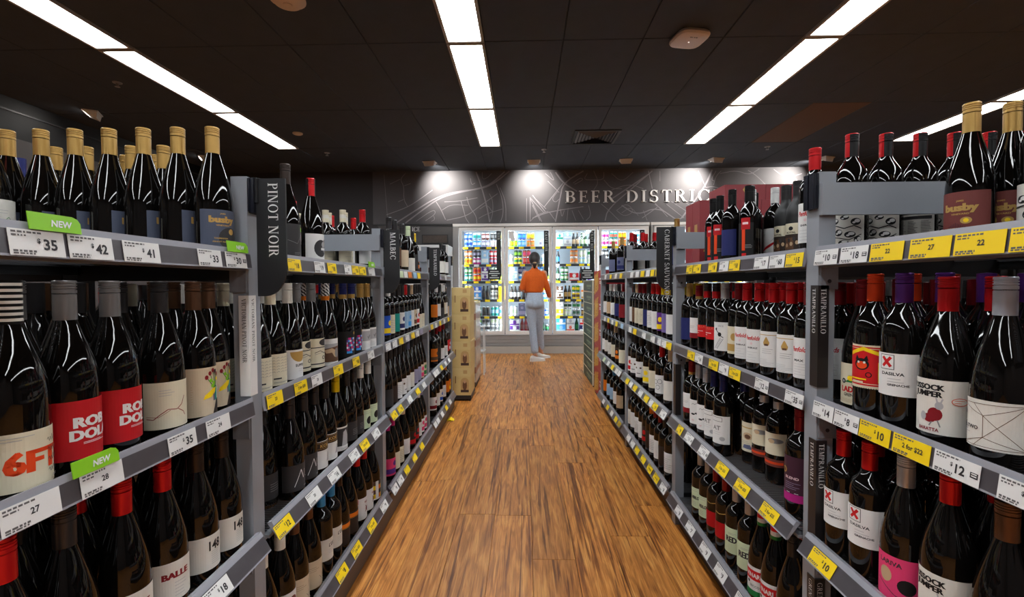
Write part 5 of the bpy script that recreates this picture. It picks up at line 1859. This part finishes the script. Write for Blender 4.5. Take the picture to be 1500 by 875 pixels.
stockdoor(1, 1, 'tall:white-lightgrey:1 can:darkgreen-lime,yellow-green:2 can:coral-pink,crimson-coral:2 can:lavender-white:1 can:charcoal-grey:1 tall:white-lightblue:2')
stockdoor(1, 2, 'box13x12:lightblue-white,white-lightblue:1 can:navy-lavender,white-skyblue:2 can:charcoal-lavender:2 can:skyblue-white,orange-white:2 box10x22:white-lime:1')
stockdoor(1, 3, 'btl:white-darkbrown:3 btl:charcoal-darkbrown:2 can:charcoal-navy,navy-grey:2 can:white-yellow,skyblue-white:2 can:yellow-white:1')
stockdoor(1, 4, 'tall:white-mint:2 box12x22:bluegrey-lavender:1 tall:white-green:1 can:lime-yellow:1 can:blue-skyblue,skyblue-blue:2 can:blue-white:1')
stockdoor(1, 5, 'box16x10:white-purple,purple-white:1 btl:maroon-darkred:3 can:yellow-charcoal:1 btl:green-darkgreen:2 can:charcoal-green:1')
stockdoor(2, 0, 'box11x11:mint-teal,white-mint:1 box12x12:lightblue-white,white-lightgrey:1 btl:tan-charcoal:2 btl:mint-darkgreen:2 btl:white-charcoal:2')
stockdoor(2, 1, 'btl:skyblue-charcoal:1 gap::.16 can:orange-tan,tan-orange:2 can:mint-white,lightblue-mint:2 can:white-green,white-mint:2')
stockdoor(2, 2, 'btl:white-darkgreen:1 can:green-white,green-mint:2 box15x13:red-white:1 btl:darkred-charcoal:2 can:purple-white:1')
stockdoor(2, 3, 'box11x11:brown-white,white-brown:1 btl:gold-darkbrown:2 can:green-yellow,yellow-brown:2 box12x11:white-orange,offwhite-gold:1 can:darkgreen-white:1')
stockdoor(2, 4, 'box11x12:white-lightgrey,yellow-cream:1 can:white-darkgreen,mint-white:2 can:lightgrey-green,grey-darkgreen:2 can:grey-gold,brown-gold:2')
stockdoor(2, 5, 'box15x11:skyblue-white,skyblue-lightblue:1 box13x11:white-lightgrey,white-coral:1 btl:green-darkgreen:1 box14x11:white-red,navy-white:1')
stockdoor(3, 0, 'can:palepink-magenta,white-magenta:2 can:teal-coral,mint-pink:2 can:orange-yellow,orange-gold:2 can:charcoal-grey:1 can:white-skyblue,skyblue-white:2')
stockdoor(3, 1, 'can:charcoal-white,white-charcoal:2 can:white-black,lightgrey-white:2 can:white-grey:2')

# ------------------------------------------------------------------ ice freezer and its sign
q = MB(); q.box((-2.46, WALL_Y - .03, .0), (-1.20, WALL_Y, 2.16), mat('grey_end_panel', (74, 72, 72), .6)); struct('trim_2', q)
q = MB()
q.box((-2.48, WALL_Y - .045, 2.16), (-1.20, WALL_Y, 2.185), DARKMET); struct('trim_3', q)
q = MB(); flat_text(q, 'ICE', LETTER, Matrix(((1, 0, 0, -1.82), (0, 0, -1, WALL_Y - .036), (0, 1, 0, 2.10), (0, 0, 0, 1))), .072, True, 1, .005, track=.05)
tag(put('ice_sign', q), 'small white serif letters reading ICE on the grey panel', 'sign')
t = thing('wall_plaque', 'brown framed plaque under the ICE lettering', 'plaque', (-1.50, WALL_Y - .03, 1.93))
q = MB(); q.box((-.22, -.02, -.075), (.22, 0, .075), DARKMET); put('frame', q, t)
q = MB(); q.box((-.205, -.023, -.062), (.205, -.019, .062), mat('plaque_brown', (70, 56, 48), .5, noise=.2, nscale=30)); put('face', q, t)
t = thing('ice_freezer', 'white upright ice freezer with a dark window left of the fridge', 'freezer', (-1.53, 7.72, 0))
q = MB(); q.box((-.34, -.25, .05), (.34, .27, 1.785), WHITEP); put('cabinet', q, t)
q = MB(); q.box((-.33, -.285, .12), (.33, -.252, 1.75), WHITEP); d = put('door', q, t)
q = MB(); q.box((-.25, -.289, 1.25), (.25, -.2855, 1.66), mat('freezer_window', (70, 44, 40), .12)); put('window', q, d)
q = MB(); q.box((.285, -.31, .95), (.31, -.286, 1.3), FRG); put('handle', q, d)
q = MB(); q.box((-.32, -.22, 0), (.32, .25, .05), DARKMET); put('base', q, t)

# ------------------------------------------------------------------ cartons at the aisle ends
KRAFT = mat('tan_carton', (206, 178, 116), .7, noise=.05, nscale=14)
KLID = mat('tan_carton_lid', (212, 186, 126), .7)
BRN = mat('carton_brown_print', (110, 72, 44), .7)
t = thing('pallet_base', 'low black base under the tan carton stack', 'pallet', (-.665, 4.90, 0))
q = MB(); q.box((-.14, -.20, .018), (.135, .2, .058), DARKMET); put('deck', q, t)
for x in (-.13, .11):
    q = MB(); q.box((x, -.19, 0), (x + .02, .19, .018), DARKMET); put('runner', q, t)
cb = MB(); cb.box((-.135, -.185, 0), (.135, .185, .188), KRAFT); cbm = cb.mesh('body')
cl = MB(); cl.box((-.1355, -.1855, .1885), (.1355, .1855, .2645), KLID); cl.box((-.135, -.185, .2645), (-.001, .185, .2665), KLID); cl.box((.001, -.185, .2645), (.135, .185, .2665), KLID); clm = cl.mesh('lid')
cp = MB()
yf = -.1858
arch = [(.035, .03), (.115, .03), (.115, .135)] + [(.075 + .04 * cos(a), .135 + .04 * sin(a)) for a in [pi * k / 8 for k in range(1, 8)]] + [(.035, .135)]
FX = Matrix(((1, 0, 0, 0), (0, 0, -1, yf), (0, 1, 0, 0), (0, 0, 0, 1)))
cp.add([FX @ Vector((x, z, 0)) for x, z in arch], [tuple(range(len(arch)))], mat('carton_sand_print', (190, 150, 96), .7))
cp.add([FX @ Vector((.075 + .022 * cos(a), .10 + .05 * sin(a), .0004)) for a in [2 * pi * k / 12 for k in range(12)]], [tuple(range(12))], BRN)
cp.add([FX @ Vector((.075 + .013 * cos(a), .135 + .016 * sin(a), .0008)) for a in [2 * pi * k / 12 for k in range(12)]], [tuple(range(12))], mat('carton_skin_print', (196, 150, 112), .7))
cp.add([FX @ Vector(p) for p in ((.035, .03, .0006), (.115, .03, .0006), (.115, .055, .0006), (.035, .055, .0006))], [(0, 1, 2, 3)], mat('carton_dark_print', (64, 40, 30), .7))
cp.add([FX @ Vector(p) for p in ((-.1, .02, .0002), (-.05, .02, .0002), (-.05, .07, .0002), (-.1, .07, .0002))], [(0, 1, 2, 3)], mat('carton_white_print', (210, 205, 190), .7))
for k in range(7):
    cp.add([FX @ Vector(p) for p in ((-.096 + k * .006, .026, .0005), (-.093 + k * .006, .026, .0005), (-.093 + k * .006, .064, .0005), (-.096 + k * .006, .064, .0005))], [(0, 1, 2, 3)], INK)
cp.add([FX @ Vector(p) for p in ((.06, .215, .0004), (.1, .215, .0004), (.1, .25, .0004), (.06, .25, .0004))], [(0, 1, 2, 3)], mat('carton_sand_print', (190, 150, 96), .7))
cp.add([FX @ Vector(p) for p in ((-.125, .205, .0008), (-.095, .205, .0008), (-.095, .26, .0008), (-.125, .26, .0008))], [(0, 1, 2, 3)], BRN)
cp.add([FX @ Vector(p) for p in ((-.02, .12, .0004), (-.012, .12, .0004), (-.012, .19, .0004), (-.02, .19, .0004))], [(0, 1, 2, 3)], BRN)
cpm = cp.mesh('print')
for k, nm in enumerate(('lowest', 'second from the floor', 'third from the floor', 'topmost')):
    t = thing('beer_carton', 'tan printed carton at the left aisle end, %s in its stack' % nm, 'carton', (-.667 + (0, .003, -.002, .002)[k], 4.885, .0582 + k * .2672), 0, 'tan cartons stacked at the left aisle end')
    put('body', cbm, t); put('lid', clm, t); tag(put('print', cpm, t), kind='stuff')
WRAP = mat('shrink_wrapped_carton', (196, 184, 170), .25, noise=.12, nscale=20)
for k, nm in enumerate(('lowest', 'middle', 'topmost')):
    t = thing('wrapped_carton', 'pale shrink-wrapped carton behind the tan stack, %s one' % nm, 'carton', (-.71, 5.60, .06 + k * .301), 0, 'wrapped cartons behind the tan stack')
    q = MB(); q.box((-.17, -.28, 0), (.17, .28, .30), WRAP); put('body', q, t)
    q = MB(); q.box((-.1705, -.2805, .10), (.1705, .2805, .17), mat('wrapped_print', (150, 110, 92), .4)); put('print_band', q, t)
t = thing('pallet_base', 'low dark base under the wrapped cartons', 'pallet', (-.71, 5.60, 0)); q = MB(); q.box((-.16, -.27, 0), (.16, .27, .06), DARKMET); put('deck', q, t)
t = thing('wire_stand', 'white wire display stand beside the wrapped cartons', 'stand', (-.575, 6.16, 0))
for (x, y) in ((-.06, -.1), (.06, -.1), (-.06, .1), (.06, .1)):
    q = MB(); q.cyl((x, y, 0), (x * .9, y * .9, .62), .007, WHITEP, 8); put('leg', q, t)
for z in (.3, .61):
    q = MB(); q.box((-.07, -.11, z), (.07, .11, z + .008), WHITEP); put('shelf', q, t)

REDC = mat('red_carton', (158, 26, 34), .5, noise=.06, nscale=5)
WHEAT = mat('wheat_print', (206, 160, 70), .6)
rc = MB(); rc.box((0, 0, 0), (.26, .58, .252), REDC); rcm = rc.mesh('body')
rp = MB()
MX_ = Matrix(((0, 0, -1, -.0006), (-1, 0, 0, .58), (0, 1, 0, 0), (0, 0, 0, 1)))   # u runs towards the camera
prow2 = random.Random(5)
for k in range(14):
    u, v = .03 + .020 * k * (.8 if k % 2 else 1), .005 + (k * 53 % 100) / 100 * .13
    a = .5 + prow2.uniform(-.5, .7)
    for i in range(4):
        cx, cy = u + i * .016 * cos(a + .6), v + i * .03
        rp.add([MX_ @ Vector((cx + .036 * cos(a) * x - .015 * sin(a) * y, cy + .036 * sin(a) * x + .015 * cos(a) * y + .02, .0001 * (k + 1))) for x, y in ((-1, 0), (0, -1), (1, 0), (0, 1))], [(0, 1, 2, 3)], WHEAT)
for (v, w_, hh) in ((.16, .13, .016), (.135, .10, .008), (.12, .12, .008)):
    rp.add([MX_ @ Vector(p) for p in ((.37, v, .0012), (.37 + w_, v, .0012), (.37 + w_, v + hh, .0012), (.37, v + hh, .0012))], [(0, 1, 2, 3)], LETTER)
rpm = rp.mesh('print')
for k in range(5):
    t = thing('red_carton', 'red carton with golden wheat print at the right aisle end, %s from the floor' % ORD[k], 'carton', (.748, 4.535, .02 + k * .2545), 0, 'red wheat cartons at the right aisle end')
    put('body', rcm, t); tag(put('print', rpm, t), kind='stuff')
t = thing('pallet_base', 'thin dark base under the red cartons', 'pallet', (.878, 4.825, 0)); q = MB(); q.box((-.125, -.27, 0), (.125, .27, .0198), DARKMET); put('deck', q, t)
GRC = mat('dark_green_tray', (38, 62, 46), .5, noise=.1, nscale=10)
gc = MB(); gc.box((0, 0, 0), (.30, .80, .124), GRC); gcm = gc.mesh('body')
ge = MB()
for bx in (((-.004, -.004, 0), (.012, .012, .1285)), ((-.004, .788, 0), (.012, .804, .1285)), ((-.003, .012, .121), (.0, .788, .1285)), ((.012, -.003, .121), (.3, 0, .1285))):
    ge.box(bx[0], bx[1], mat('cream_edge', (204, 200, 178), .6))
ge.box((-.0012, .12, .05), (-.0004, .5, .075), mat('green_tray_print', (120, 140, 112), .6)); ge.box((-.0012, .2, .03), (-.0004, .42, .04), mat('green_tray_print', (120, 140, 112), .6))
gem = ge.mesh('cream_trim')
for k in range(9):
    t = thing('green_carton', 'dark green beer carton with cream edges, %s from the floor behind the red cartons' % ORD[k], 'carton', (.762, 5.33, .02 + k * .1315), 0, 'green cartons stacked behind the red ones')
    put('body', gcm, t); put('cream_trim', gem, t)
t = thing('pallet_base', 'thin dark base under the green cartons', 'pallet', (.912, 5.73, 0)); q = MB(); q.box((-.14, -.38, 0), (.14, .38, .0198), DARKMET); put('deck', q, t)

# red gift boxes on the right shelf top
GIFT = mat('dark_red_gift_box', (136, 34, 42), .45)
GOLD = mat('gold_foil', (196, 156, 80), .3, metal=.5)
gv = MB(); gv.box((-.05, -.05, 0), (.05, .05, .355), GIFT); gvm = gv.mesh('gift_box')
lb = MB(); lb.add([(-.03, -.0506, .1), (.03, -.0506, .1), (.03, -.0506, .11), (-.03, -.0506, .11)], [(0, 1, 2, 3)], GOLD); lb.add([(-.0506, .02, .20), (-.0506, -.02, .20), (-.0506, -.02, .24), (-.0506, .02, .24)], [(0, 1, 2, 3)], GOLD); lbm = lb.mesh('foil_print')
n = 0
for j in range(2):
    for i in range(5):
        t = thing('gift_box', 'upright dark red gift box, %s from the aisle in the %s row, right shelf top' % (ORD[i], ('front', 'rear')[j]), 'gift box', (.925 + i * .1012, 2.46 + j * .102, SURF[0] + .0002), 0, 'upright red gift boxes')
        put('box', gvm, t); tag(put('foil_print', lbm, t), kind='stuff')
for i in range(2):
    t = thing('gift_box', 'flat dark red gift box lying across the upright ones, %s' % ('nearer the aisle', 'farther from the aisle')[i], 'gift box', (1.098 + i * .202, 2.51, SURF[0] + .3556), 0, 'red gift boxes lying flat')
    q = MB(); q.box((-.1, -.10, 0), (.1, .10, .075), GIFT); put('box', q, t)
    if i == 0:
        q = MB(); q.add([(-.012, -.1006, .05), (0, -.1006, .03), (.0, -.1006, .066)], [(0, 1, 2)], GOLD); q.add([(.004, -.1006, .03), (.014, -.1006, .05), (.004, -.1006, .066)], [(0, 1, 2)], GOLD); tag(put('foil_print', q, t), kind='stuff')
kind_meshes('bord/gold/navy/')
bottle('bord/gold/navy/', .868, 2.74, 1, 0, 'gold-capped bottle right behind the second right post, top shelf', 'third right bay top')

# ------------------------------------------------------------------ things on the ceiling and floor
t = thing('air_vent', 'black square four-way air vent in the ceiling', 'vent', (.938, 6.33, H_CEIL))
VM = mat('black_vent', (30, 29, 29), .5)
q = MB()
for k in range(4):
    M = Matrix.Rotation(k * pi / 2, 4, 'Z')
    q.box((-.29, -.29, -.012), (.29, -.26, 0), VM, M) if k % 2 == 0 else q.box((-.26, -.29, -.012), (.26, -.26, 0), VM, M)
put('frame', q, t)
for k in range(4):
    for i in range(6):
        o = .245 - i * .042
        q = MB(); q.add([(-o, -o, -.002), (o, -o, -.002), (o - .02, -o + .022, -.018), (-o + .02, -o + .022, -.018), (-o, -o, 0), (o, -o, 0)], [(0, 1, 2, 3), (3, 2, 5, 4)], mat('vent_slat_grey', (62, 60, 60), .5))
        put('slat', q, t, (0, 0, 0), k * pi / 2)
t = thing('access_point', 'white rounded wireless unit on the ceiling at upper right', 'access point', (1.292, 3.80, H_CEIL), .2)
q = MB()
sq = lambda r, z, n=28: [(r * math.copysign(abs(cos(2 * pi * i / n)) ** .5, cos(2 * pi * i / n)), r * math.copysign(abs(sin(2 * pi * i / n)) ** .5, sin(2 * pi * i / n)), z) for i in range(n)]
rings = [sq(.118, 0), sq(.126, -.008), sq(.13, -.025), sq(.122, -.040), sq(.10, -.046)]
vs = [p for r_ in rings for p in r_]
fs = [(a * 28 + (i + 1) % 28, a * 28 + i, (a + 1) * 28 + i, (a + 1) * 28 + (i + 1) % 28) for a in range(4) for i in range(28)] + [tuple(112 + i for i in range(28))[::-1]]
q.add(vs, fs, mat('offwhite_plastic', (196, 182, 170), .4)); put('housing', q.mesh('housing', True, 40), t)
q = MB(); q.cyl((.0, .01, -.048), (.0, .01, -.045), .004, mat('status_led', (255, 255, 255), .4, emit=3), 8); put('status_light', q, t)
q = MB()
for i, w_ in enumerate((.012, .006, .01, .012)):
    q.box((-.03 + i * .016, -.07, -.0466), (-.03 + i * .016 + w_, -.06, -.0455), INK)
put('maker_mark', q, t)
t = thing('smoke_detector', 'round beige smoke detector at the top edge of the photo', 'detector', (-1.574, 3.22, H_CEIL))
q = MB(); q.lathe([(.115, 0), (.115, -.012), (.10, -.02), (.085, -.036), (.05, -.042), (0, -.042)], mat('detector_beige', (200, 178, 156), .5), 28); put('body', q.mesh('body', True, 40), t)
q = MB(); q.lathe([(.03, -.042), (.03, -.048), (0, -.048)], mat('detector_beige', (200, 178, 156), .5), 16); put('sensor_cap', q, t)
t = thing('ceiling_sensor', 'small round beige disc beside the left light strip', 'detector', (-2.842, 6.009, H_CEIL)); q = MB(); q.lathe([(.06, 0), (.06, -.012), (.045, -.02), (0, -.02)], mat('detector_beige', (200, 178, 156), .5), 20); put('body', q, t)
for i, (x, y, lab) in enumerate(((-3.822, 4.466, 'small sprinkler head in the dark ceiling at far left'), (-2.844, 6.913, 'small sprinkler head past the end of the left strip'), (.295, 6.878, 'small sprinkler head above the woman'), (3.437, 6.881, 'small sprinkler head past the end of the right strip'))):
    t = thing('sprinkler', lab, 'sprinkler', (x, y, H_CEIL))
    q = MB(); q.lathe([(.04, 0), (.038, -.006), (.012, -.008), (.012, -.03), (0, -.03)], mat('sprinkler_metal', (150, 146, 142), .35, metal=.5), 14); put('body', q, t)
    q = MB(); q.lathe([(0, -.038), (.022, -.038), (.022, -.041), (0, -.041)], mat('sprinkler_metal', (150, 146, 142), .35, metal=.5), 12); q.box((-.003, -.012, -.038), (.003, .012, -.028), mat('sprinkler_metal', (150, 146, 142), .35)); put('deflector', q, t)
fx, fy = on_z(660, 617, 0)
q = MB(); q.add([(-.03, -.02, .002), (.0, -.024, .018), (.032, -.016, .004), (.03, .02, .012), (0, .024, .03), (-.03, .018, .008)], [(0, 1, 4, 5), (1, 2, 3, 4), (5, 4, 1, 0), (4, 3, 2, 1)], pap('yellow'))
q.box((-.01, -.01, 0), (.01, .01, .02), pap('yellow'))
tag(put('fallen_ticket', q, None, (fx, fy, .0)), 'crumpled yellow price ticket lying on the wooden floor by the left shelves', 'ticket')

# ------------------------------------------------------------------ the woman at the fridge
PX, PY = .160, 7.19
SKIN = mat('skin', (196, 142, 112), .5)
SWEAT = mat('orange_knit', (212, 92, 12), .85, noise=.12, nscale=120, bump=.3)
DENIM = mat('light_blue_denim', (164, 177, 194), .8, noise=.12, nscale=60, bump=.15)
HAIR = mat('dark_brown_hair', (36, 27, 25), .45, bump=.3, nscale=60, stretch=(6, 6, 1))
SHOE = mat('white_canvas_shoe', (206, 200, 194), .6)
t = thing('person', 'woman in orange cropped jumper and light blue jeans facing the fridge', 'person', (PX, PY, 0))
t.scale = (.955, .955, .955)


def blob(name, parts, m, voxel, parent, smooth=6):
    q = MB()
    for p in parts:
        if len(p) == 4:                    # tapered limb with rounded ends
            a, ra, b, rb = p
            q.cyl(a, b, ra, m, 14, rb); q.sphere(a, ra, m, 14, 9); q.sphere(b, rb, m, 14, 9)
        else:
            c, r = p[0], p[1]
            M = Matrix.Rotation(p[2], 3, 'Z') if len(p) > 2 else None
            q.sphere(c, r, m, 18, 12, M)
    o = put(name, q.mesh(name), parent)
    r = o.modifiers.new('join', 'REMESH'); r.mode = 'VOXEL'; r.voxel_size = voxel; r.use_smooth_shade = True
    s_ = o.modifiers.new('soften', 'SMOOTH'); s_.iterations = smooth; s_.factor = .5
    return o


hL, hR = (-.105, .215, 1.10), (.262, .325, 1.015)
body = [((0, .0, .93), (.125, .09, .10)), ((0, .0, 1.02), (.112, .08, .09)), ((0, 0, 1.12), (.115, .08, .10)), ((0, -.005, 1.27), (.14, .09, .13)), ((0, 0, 1.37), (.13, .07, .06)),
        ((0, .0, 1.38), .05, (0, .015, 1.50), .045),
        ((-.15, 0, 1.385), .045, (-.195, -.015, 1.13), .036), ((-.195, -.015, 1.13), .035, (-.13, .14, 1.105), .024),
        ((.15, 0, 1.385), .045, (.205, .05, 1.125), .036), ((.205, .05, 1.125), .035, (.245, .255, 1.015), .024),
        ((-.07, 0, .90), .075, (-.03, .01, .50), .05), ((-.03, .01, .50), .048, (.0, -.02, .10), .032), ((.07, 0, .90), .075, (.075, .13, .50), .05), ((.075, .13, .50), .048, (.10, .28, .115), .032),
        ((.0, -.02, .10), .03, (.03, 0, .05), .03), ((.1, .28, .115), .03, (.13, .30, .05), .03),
        # head with nose, jaw and ears
        ((0, .030, 1.610), (.072, .092, .098)), ((0, .058, 1.555), (.054, .062, .062)), ((0, .126, 1.585), .010, (0, .112, 1.61), .008), ((-.073, .03, 1.59), (.010, .018, .028)), ((.073, .03, 1.59), (.010, .018, .028)),
        ((-.018, .114, 1.545), .007, (.018, .114, 1.545), .007),
        # palms
        (hL, (.024, .040, .014)), (hR, (.022, .040, .022))]
for i in range(4):          # fingers, unequal and bent
    L1 = (.030, .034, .032, .025)[i]
    x = hL[0] - .022 + i * .0145
    body += [((x, hL[1] + .03, hL[2]), .0075, (x + .003, hL[1] + .03 + L1, hL[2] - .01), .007), ((x + .003, hL[1] + .03 + L1, hL[2] - .01), .007, (x + .004, hL[1] + .04 + L1, hL[2] - .036), .006)]
    z = hR[2] + .026 - i * .0155
    body += [((hR[0], hR[1] + .03, z), .0075, (hR[0] + .012, hR[1] + .03 + L1, z), .007), ((hR[0] + .012, hR[1] + .03 + L1, z), .007, (hR[0] - .014, hR[1] + .05 + L1, z), .006)]
body += [((hL[0] + .02, hL[1] - .01, hL[2]), .009, (hL[0] + .048, hL[1] + .02, hL[2] + .004), .008), ((hL[0] + .048, hL[1] + .02, hL[2] + .004), .008, (hL[0] + .052, hL[1] + .045, hL[2] - .004), .007)]
body += [((hR[0] - .012, hR[1] - .005, hR[2] + .016), .009, (hR[0] - .026, hR[1] + .03, hR[2] + .03), .008), ((hR[0] - .026, hR[1] + .03, hR[2] + .03), .008, (hR[0] - .022, hR[1] + .055, hR[2] + .03), .007)]
blob('body', body, SKIN, .0055, t, 3)
for sx in (-.028, .028):
    q = MB(); q.sphere((sx, .112, 1.608), (.011, .007, .008), mat('eye_white', (225, 220, 215), .2), 10, 7); q.sphere((sx, .1175, 1.608), (.005, .003, .005), INK, 8, 6); put('eye', q.mesh('eye', True), t)
def loft(secs, n=16):
    return [((0, secs[k][3] + (secs[k + 1][3] - secs[k][3]) * t, secs[k][0] + (secs[k + 1][0] - secs[k][0]) * t), (secs[k][1] + (secs[k + 1][1] - secs[k][1]) * t, secs[k][2] + (secs[k + 1][2] - secs[k][2]) * t, .022))
            for k in range(len(secs) - 1) for t in [i / 6 for i in range(6)]]


sw = loft([(1.095, .132, .100, -.002), (1.13, .142, .106, -.002), (1.20, .148, .110, -.004), (1.28, .156, .112, -.004), (1.34, .160, .104, -.002), (1.385, .146, .086, 0), (1.42, .100, .072, .003), (1.445, .060, .058, .006), (1.47, .052, .052, .010)])
sw += [((-.134, 0, 1.372), .054, (-.194, -.012, 1.15), .047), ((-.194, -.012, 1.15), .047, (-.145, .11, 1.112), .038), ((.134, 0, 1.372), .054, (.203, .045, 1.14), .048), ((.203, .045, 1.14), .048, (.240, .225, 1.03), .038)]
blob('jumper', sw, SWEAT, .007, t, 14)
je = loft([(1.075, .122, .094, 0), (1.03, .130, .100, -.002), (.97, .146, .110, -.006), (.91, .155, .116, -.010), (.87, .156, .112, -.010), (.84, .150, .100, -.006)])
je += [((-.062, -.045, .905), (.080, .078, .080)), ((.062, -.045, .905), (.080, .078, .080)),
       ((-.070, -.005, .86), .084, (-.034, .01, .50), .061), ((-.034, .01, .50), .061, (-.004, -.02, .17), .057), ((.070, .0, .86), .084, (.078, .13, .50), .061), ((.078, .13, .50), .061, (.105, .275, .185), .056)]
jeans = blob('jeans', je, DENIM, .007, t)
for sx in (-.068, .068):
    q = MB()
    n = 6
    for i in range(n):
        for j in range(n):
            u0, u1, v0, v1 = [(-.045 + .09 * k / n) for k in (i, i + 1, j, j + 1)]
            f = lambda u, v: (sx + u * (1 - .0), -.25, .905 + v * 1.15 - (.014 * (1 - abs(u) / .045) if v < -.03 else 0))
            q.add([f(u0, v0), f(u1, v0), f(u1, v1), f(u0, v1)], [(0, 1, 2, 3)], mat('denim_pocket', (160, 171, 186), .85))
    o = put('back_pocket', q, t)
    mdf = o.modifiers.new('fit', 'SHRINKWRAP'); mdf.target = jeans; mdf.wrap_method = 'PROJECT'; mdf.use_project_y = True; mdf.use_positive_direction = True; mdf.offset = .003
hr = [((0, .018, 1.625), (.090, .102, .100)), ((0, -.012, 1.60), (.086, .080, .098)), ((0, -.05, 1.545), (.05, .04, .05)), ((0, -.078, 1.525), (.036, .032, .042)), ((0, -.07, 1.485), (.022, .018, .03)), ((-.062, .03, 1.60), (.022, .05, .06)), ((.062, .03, 1.60), (.022, .05, .06))]
hair = blob('hair', hr, HAIR, .007, t, 4)
q = MB(); q.sphere((0, -.090, 1.545), (.030, .026, .011), mat('tan_hair_tie', (196, 160, 116), .5), 14, 8); put('hair_tie', q.mesh('hair_tie', True), t)
for (x, y, rz, nm) in ((-.005, -.03, -1.15, 'near'), (.10, .275, -1.05, 'far')):
    # shoe: heel at the ankle, toe along local +y
    M = Matrix.Translation((x, y, 0)) @ Matrix.Rotation(rz, 4, 'Z')
    secs = [(-.075, .020, .062), (-.065, .032, .085), (-.03, .036, .095), (.02, .038, .080), (.07, .044, .060), (.12, .047, .048), (.155, .040, .040), (.175, .022, .030)]
    q = MB()
    n = 14
    for (ya, wa, ha), (yb_, wb_, hb) in zip(secs, secs[1:]):
        ra = [M @ Vector((wa * cos(pi * k / n), ya, .022 + (ha - .022) * sin(pi * k / n) ** .7)) for k in range(n + 1)]
        rb = [M @ Vector((wb_ * cos(pi * k / n), yb_, .022 + (hb - .022) * sin(pi * k / n) ** .7)) for k in range(n + 1)]
        q.add(ra + rb, [(k, k + 1, n + 2 + k, n + 1 + k) for k in range(n)], SHOE)
    for k_, (yy, ww, hh) in ((0, secs[0]), (1, secs[-1])):
        r0 = [M @ Vector((ww * cos(pi * k / n), yy, .022 + (hh - .022) * sin(pi * k / n) ** .7)) for k in range(n + 1)]
        q.add(r0, [tuple(range(n + 1)) if k_ else tuple(range(n + 1))[::-1]], SHOE)
    sh = put('shoe', q.mesh('shoe', True, 50), t)
    q = MB()
    outl = [(-w_ - .003, y_) for y_, w_, h_ in secs] + [(w_ + .003, y_) for y_, w_, h_ in secs[::-1]]
    q.prism(outl[::-1], mat('white_rubber_sole', (222, 218, 212), .5), M, .024)
    put('sole', q, sh)
